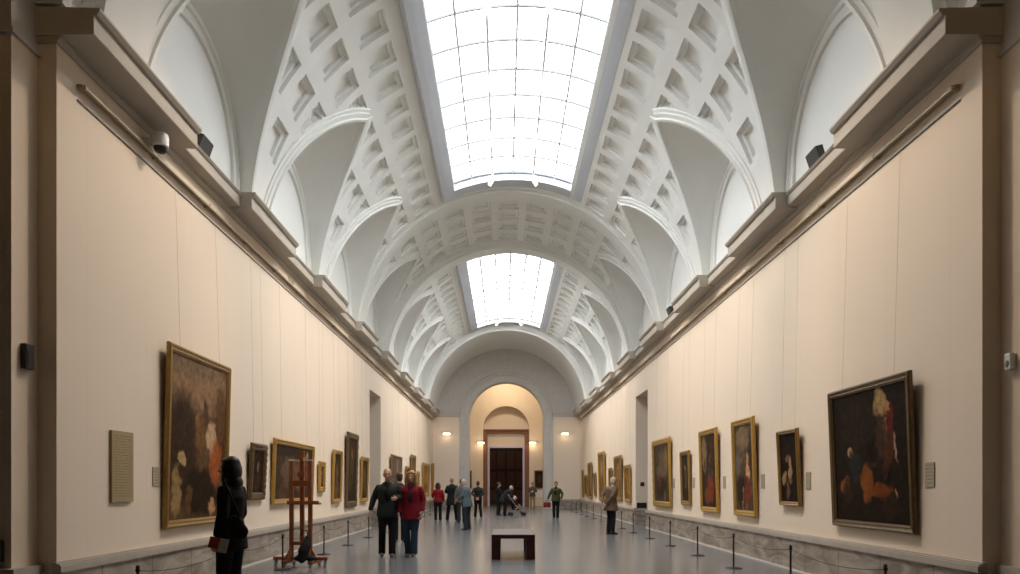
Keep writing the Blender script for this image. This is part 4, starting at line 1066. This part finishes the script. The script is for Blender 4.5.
HBLD = mat('blond_hair', (0.36, 0.20, 0.09), 0.55, 0.3, var=0.3, scale=30); HBRN = mat('brown_hair', (0.055, 0.025, 0.013), 0.5, 0.3, var=0.3, scale=30)
HGRB = mat('grey_blond_hair', (0.33, 0.24, 0.15), 0.6, 0.3, var=0.2, scale=30)

# 1  woman in black, left
WX, WD = at(231, 7.2), 7.2
wroot = person('woman in a black coat with black shoulder length hair, looking at the left wall', (WX, WD, 0), RD(82), 1.63,
       dict(elL=(-0.20, -0.02, 1.12), wrL=(-0.19, 0.05, 0.885), elR=(0.20, -0.01, 1.12), wrR=(0.17, 0.12, 0.90), shL=(-0.165, -0.01, 1.38), shR=(0.165, -0.01, 1.38), knL=(-0.09, 0.04, 0.50), anL=(-0.095, 0.03, 0.09), anR=(0.10, -0.06, 0.09)),
       top=BLK, bottom=BLKT, hair=HBLK, hem=0.74, female=True, hairlong=0.14, voxel=0.010, coat_extra=-0.004, head_turn=RD(4))
# 2  couple
person('grey haired man in a dark jacket walking beside the woman in red', (at(387.5, 13.7), 13.7, 0), RD(180+8), 1.68,
       dict(elL=(-0.26, -0.03, 1.15), wrL=(-0.17, 0.17, 1.14), elR=(0.27, -0.05, 1.13), wrR=(0.33, 0.02, 0.90), knL=(-0.09, 0.06, 0.50), anL=(-0.09, 0.08, 0.10), anR=(0.11, -0.10, 0.10), head=(0, 0.03, 1.60)),
       top=DKG, bottom=BLKT, hair=HGRB, hem=0.78, coat_extra=0.012, inner=BLK, bald=True)
person('blond woman in a red jacket and blue jeans walking beside a man', (at(411.5, 13.75), 13.75, 0), RD(180-4), 1.64,
       dict(elL=(-0.23, -0.05, 1.13), wrL=(-0.21, 0.05, 0.90), knL=(-0.07, 0.05, 0.50), anL=(-0.065, 0.06, 0.10), anR=(0.08, -0.08, 0.09), hiL=(-0.08, 0, 0.9), hiR=(0.08, 0, 0.9)),
       top=REDJ, bottom=JEAN, hair=HBLD, hem=0.74, female=True, hairlong=0.12, inner=DRED)
person('person in dark clothes hidden behind the walking couple', (at(399.5, 17.5), 17.5, 0), RD(10), 1.68, {}, top=TRK, bottom=BLKT, hair=HBRN, voxel=0.014)
# 3  group on the left
person('dark haired person in a red sweater and black trousers seen from behind', (at(438, 28.1), 28.1, 0), RD(8), 1.50, dict(elL=(-0.25, 0.03, 1.13), wrL=(-0.2, 0.16, 1.05)), top=REDK, bottom=BLKT, hair=HBRN, hem=0.86, female=True, hairlong=0.08, voxel=0.014)
person('tall person in a long black coat standing with back turned', (at(452, 28.2), 28.2, 0), RD(-5), 1.70, dict(anL=(-0.19, 0, 0.09), knL=(-0.14, 0, .5), anR=(0.19, 0, 0.09), knR=(0.14, 0, .5), elL=(-0.26, 0.05, 1.14), wrL=(-0.16, 0.2, 1.1), elR=(0.26, 0.05, 1.14), wrR=(0.16, 0.2, 1.1)), top=GREEN_BLK, bottom=BLKT, hair=HGRB, hem=0.62, coat_extra=0.015, voxel=0.014, bald=True)
person('person in a grey blue jacket and dark trousers leaning forward', (at(467, 22.4), 22.4, 0), RD(62), 1.60,
       dict(chest=(0, 0.05, 1.28), neck=(0, 0.09, 1.43), head=(0, 0.15, 1.56), shL=(-0.185, 0.08, 1.38), shR=(0.185, 0.08, 1.38), elL=(-0.23, 0.05, 1.12), wrL=(-0.18, 0.25, 1.02), elR=(0.23, 0.03, 1.12), wrR=(0.18, 0.22, 1.0), waist=(0, 0.02, 1.08)),
       top=GRB, bottom=NVY, hair=HGRY, hem=0.76, voxel=0.014, coat_extra=0.015, shoes=SHOE)
person('brown haired person half hidden behind the grey blue jacket', (at(461.5, 27.0), 27.0, 0), RD(20), 1.62, {}, top=cloth('beige_grey_top', (0.16, 0.145, 0.13)), bottom=NVY, hair=HBRN, hem=0.8, voxel=0.014)
person('person in dark clothes with hands clasped behind the back', (at(478, 31.0), 31.0, 0), RD(-4), 1.58,
       dict(elL=(-0.27, -0.12, 1.13), wrL=(-0.05, -0.19, 0.95), elR=(0.27, -0.12, 1.13), wrR=(0.05, -0.19, 0.95), anL=(-0.13, 0, 0.09), anR=(0.15, 0, 0.09)), top=TRK, bottom=BLKT, hair=HBRN, hem=0.8, voxel=0.014)
# 4  centre group
person('person in a long dark coat standing at the far doorway with a stroller', (at(498.5, 34.0), 34.0, 0), RD(-70), 1.55, dict(elL=(-0.23, 0.03, 1.13), wrL=(-0.18, 0.2, 1.0)), top=BLK, bottom=BLKT, hair=HBRN, hem=0.6, voxel=0.014, female=True)
person('person in dark clothes bent forward over a stroller', (at(505, 33.3), 33.3, 0), RD(-80), 1.55,
       dict(pelvis=(0, -0.05, 0.93), waist=(0, 0.02, 1.07), chest=(0, 0.16, 1.22), neck=(0, 0.27, 1.32), head=(0, 0.34, 1.42), shL=(-0.185, 0.25, 1.28), shR=(0.185, 0.25, 1.28), elL=(-0.22, 0.28, 1.02), wrL=(-0.19, 0.46, 0.95), elR=(0.22, 0.28, 1.02), wrR=(0.19, 0.46, 0.95), hiL=(-0.09, -0.05, 0.9), hiR=(0.09, -0.05, 0.9)),
       top=TRK, bottom=BLKT, hair=HGRY, hem=0.72, voxel=0.014)
SX, SY = at(516.5, 33.2), 33.2
person('small child in a dark red top and khaki trousers seated in a stroller', (SX-0.02, SY, 0.0), RD(-78), 1.05,
       dict(pelvis=(0, -0.06, 0.66), waist=(0, -0.10, 0.80), chest=(0, -0.13, 1.02), neck=(0, -0.12, 1.18), head=(0, -0.09, 1.34), shL=(-0.17, -0.13, 1.12), shR=(0.17, -0.13, 1.12), elL=(-0.2, -0.02, 0.90), wrL=(-0.13, 0.16, 0.86), elR=(0.2, -0.02, 0.9), wrR=(0.13, 0.16, 0.86),
            hiL=(-0.09, -0.03, 0.66), hiR=(0.09, -0.03, 0.66), knL=(-0.11, 0.34, 0.70), knR=(0.11, 0.34, 0.70), anL=(-0.11, 0.42, 0.33), anR=(0.11, 0.42, 0.33)),
       top=DRED, bottom=KHA, hair=mat('pale_hat', (0.62, 0.58, 0.52), 0.8, 0.2), hem=0.62, sc=1.25, voxel=0.012)
person('person in a striped top and beige trousers by the far doorway', (at(532.5, 41.5), 41.5, 0), RD(172), 1.60, dict(elL=(-0.25, 0.02, 1.14), wrL=(-0.08, 0.2, 1.16), elR=(0.25, 0.02, 1.14), wrR=(0.08, 0.2, 1.12)), top=cloth('grey_brown_top', (0.075, 0.065, 0.06)), bottom=KHA, hair=HBRN, hem=0.85, voxel=0.014)
# 5  green jacket
person('person in an olive green jacket walking, holding a red bag', (at(556, 30.0), 30.0, 0), RD(165), 1.56,
       dict(elR=(0.29, 0.0, 1.14), wrR=(0.37, 0.08, 0.90), elL=(-0.30, 0.0, 1.15), wrL=(-0.26, 0.10, 0.92), knL=(-0.09, 0.05, 0.5), anL=(-0.08, 0.05, 0.09), anR=(0.10, -0.07, 0.09)), top=OLV, bottom=BLKT, hair=HBRN, hem=0.82, coat_extra=0.02, inner=BLK, voxel=0.014)
# 6  man on the right
person('grey haired person in a brown coat facing the right wall, hands behind the back', (at(611, 20.3), 20.3, 0), RD(-62), 1.62,
       dict(chest=(0, 0.02, 1.29), neck=(0, 0.06, 1.44), head=(0, 0.11, 1.58), shL=(-0.185, 0.03, 1.39), shR=(0.185, 0.03, 1.39), elL=(-0.25, -0.14, 1.14), wrL=(-0.08, -0.22, 0.93), elR=(0.25, -0.14, 1.14), wrR=(0.06, -0.24, 0.90)),
       top=BRC, bottom=BLKT, hair=HGRY, hem=0.70, coat_extra=0.02)

# things carried
mw = M.Rotation(RD(82), 3, 'Z')
def wloc(x, y, z): p = mw @ V((x, y, 0)); return (WX+p.x, WD+p.y, z)
r = thing('shoulder_bag', 'black shoulder bag hanging behind the woman in black', 'bag', wloc(-0.20, -0.15, 0.94), RD(82))
b = MB(); b.ell((0, 0, 0), 0.05, 0.10, 0.12); b.ell((0, -0.02, -0.04), 0.055, 0.12, 0.09); remesh(b, 'bag_body', BLK, r, 0.012, 4)
b = MB(); b.tube([(0.0, -0.05, 0.10), (0.015, 0.03, 0.26), (0.03, 0.12, 0.43), (0.06, 0.14, 0.47)], 0.010, 8); b.build('strap', BLK, r, smooth=True)
r = thing('leaflet', 'folded red and white leaflet held by the woman in black', 'leaflet', wloc(-0.235, 0.005, 0.74), 0, rot=(RD(-14), RD(10), RD(8)))
b = MB(); b.cbox(-0.095, 0.0, -0.003, 0.003, -0.01, 0.10, 0.001); b.build('cover', mat('red_print', (0.35, 0.05, 0.03), 0.5, 0.3), r)
b = MB(); b.cbox(0.0, 0.085, -0.003, 0.003, -0.04, 0.10, 0.001); b.build('page', mat('paper', (0.62, 0.58, 0.52), 0.7, 0.2), r)
# bag leaning on the easel
r = thing('cloth_bag', 'black cloth bag slumped on the foot of the easel', 'bag', (-3.44, 11.86, 0.11), RD(10))
b = MB(); b.tube([(-0.03, -0.02, 0.06), (-0.01, -0.01, 0.16), (0.03, 0.01, 0.27), (0.05, 0.02, 0.36)], [0.10, 0.135, 0.115, 0.075], 16, flat=0.7, round_ends=True); b.ell((-0.06, -0.03, 0.05), 0.10, 0.08, 0.055); b.ell((0.09, 0.0, 0.05), 0.09, 0.08, 0.05); remesh(b, 'bag_body', MT['sack'], r, 0.014, 3)
b = MB(); b.tube([(-0.05, 0, 0.42), (-0.02, 0.01, 0.50), (0.04, 0.01, 0.50), (0.06, 0, 0.42)], 0.010, 8); b.build('handle', MT['sack'], r, smooth=True)
# red bag of the green jacket person
gx = at(556, 30.0)
r = thing('handbag', 'red handbag in the hand of the person in olive green', 'bag', (gx-0.38, 29.86, 0.48), 0)
b = MB(); b.cbox(-0.15, 0.15, -0.05, 0.05, 0, 0.22, 0.03); b.build('bag_body', cloth('red_bag', (0.22, 0.03, 0.03)), r, smooth=True)
b = MB(); b.tube([(-0.08, 0, 0.21), (-0.06, 0, 0.30), (0.06, 0, 0.30), (0.08, 0, 0.21)], 0.009, 8); b.build('handle', BLK, r, smooth=True)
# stroller
r = thing('stroller', 'dark folding stroller in front of the far doorway', 'stroller', (SX, SY, 0), RD(-78))
b = MB(); b.cbox(-0.17, 0.17, -0.16, 0.14, 0.28, 0.32, 0.015); b.loft([[V((x, -0.17, 0.29)), V((x, -0.13, 0.29)), V((x, -0.27, 0.72)), V((x, -0.30, 0.72))] for x in (-0.17, 0.17)]); b.build('seat', BLK, r)
b = MB()
for s in (-1, 1):
    b.tube([(s*0.19, 0.34, 0.09), (s*0.19, -0.10, 0.5), (s*0.19, -0.42, 0.98)], 0.011, 8); b.tube([(s*0.19, -0.28, 0.09), (s*0.19, 0.02, 0.40)], 0.011, 8)
b.tube([(-0.19, 0.30, 0.13), (0.19, 0.30, 0.13)], 0.010, 8); b.tube([(-0.19, -0.42, 0.98), (0.19, -0.42, 0.98)], 0.014, 8); b.tube([(-0.19, -0.28, 0.09), (0.19, -0.28, 0.09)], 0.01, 8)
b.build('frame', MT['grey'], r, smooth=True)
for s in (-1, 1):
    for y in (0.34, -0.28):
        b = MB(); b.tube([(s*0.19-0.02, y, 0.085), (s*0.19+0.02, y, 0.085)], 0.085, 16); b.build('wheel', MT['rubber'], r, smooth=True, angle=40)

# ------------------------------------------------------------------ camera, world, view
cam = bpy.data.cameras.new('camera'); co = bpy.data.objects.new('camera', cam); COL.objects.link(co)
co.location = EYE; [point('near_room_fill', (q, 5.2, 6.0), 7, (1.0, 0.70, 0.38), 0.25) for q in (-3.4, 3.4)]; co.rotation_euler = (RD(90), 0, 0)  # two unseen fill lights added to warm and brighten the near piers
cam.sensor_fit = 'HORIZONTAL'; cam.sensor_width = 36; cam.lens = F/1020*36
cam.shift_x = 6/1020; cam.shift_y = 200/1020; cam.clip_end = 200
SC.camera = co
wd = bpy.data.worlds.new('world'); SC.world = wd; wd.use_nodes = True
wd.node_tree.nodes['Background'].inputs['Color'].default_value = (0.7, 0.8, 1.0, 1); wd.node_tree.nodes['Background'].inputs['Strength'].default_value = 0.3
SC.view_settings.view_transform = 'Standard'; SC.view_settings.look = 'None'; SC.view_settings.gamma = 1; SC.view_settings.use_curve_mapping = False
SC.view_settings.exposure = 0.12
SC.cycles.use_denoising = True
SC.cycles.max_bounces = 10; SC.cycles.diffuse_bounces = 6; SC.cycles.glossy_bounces = 4
SC.cycles.sample_clamp_indirect = 6
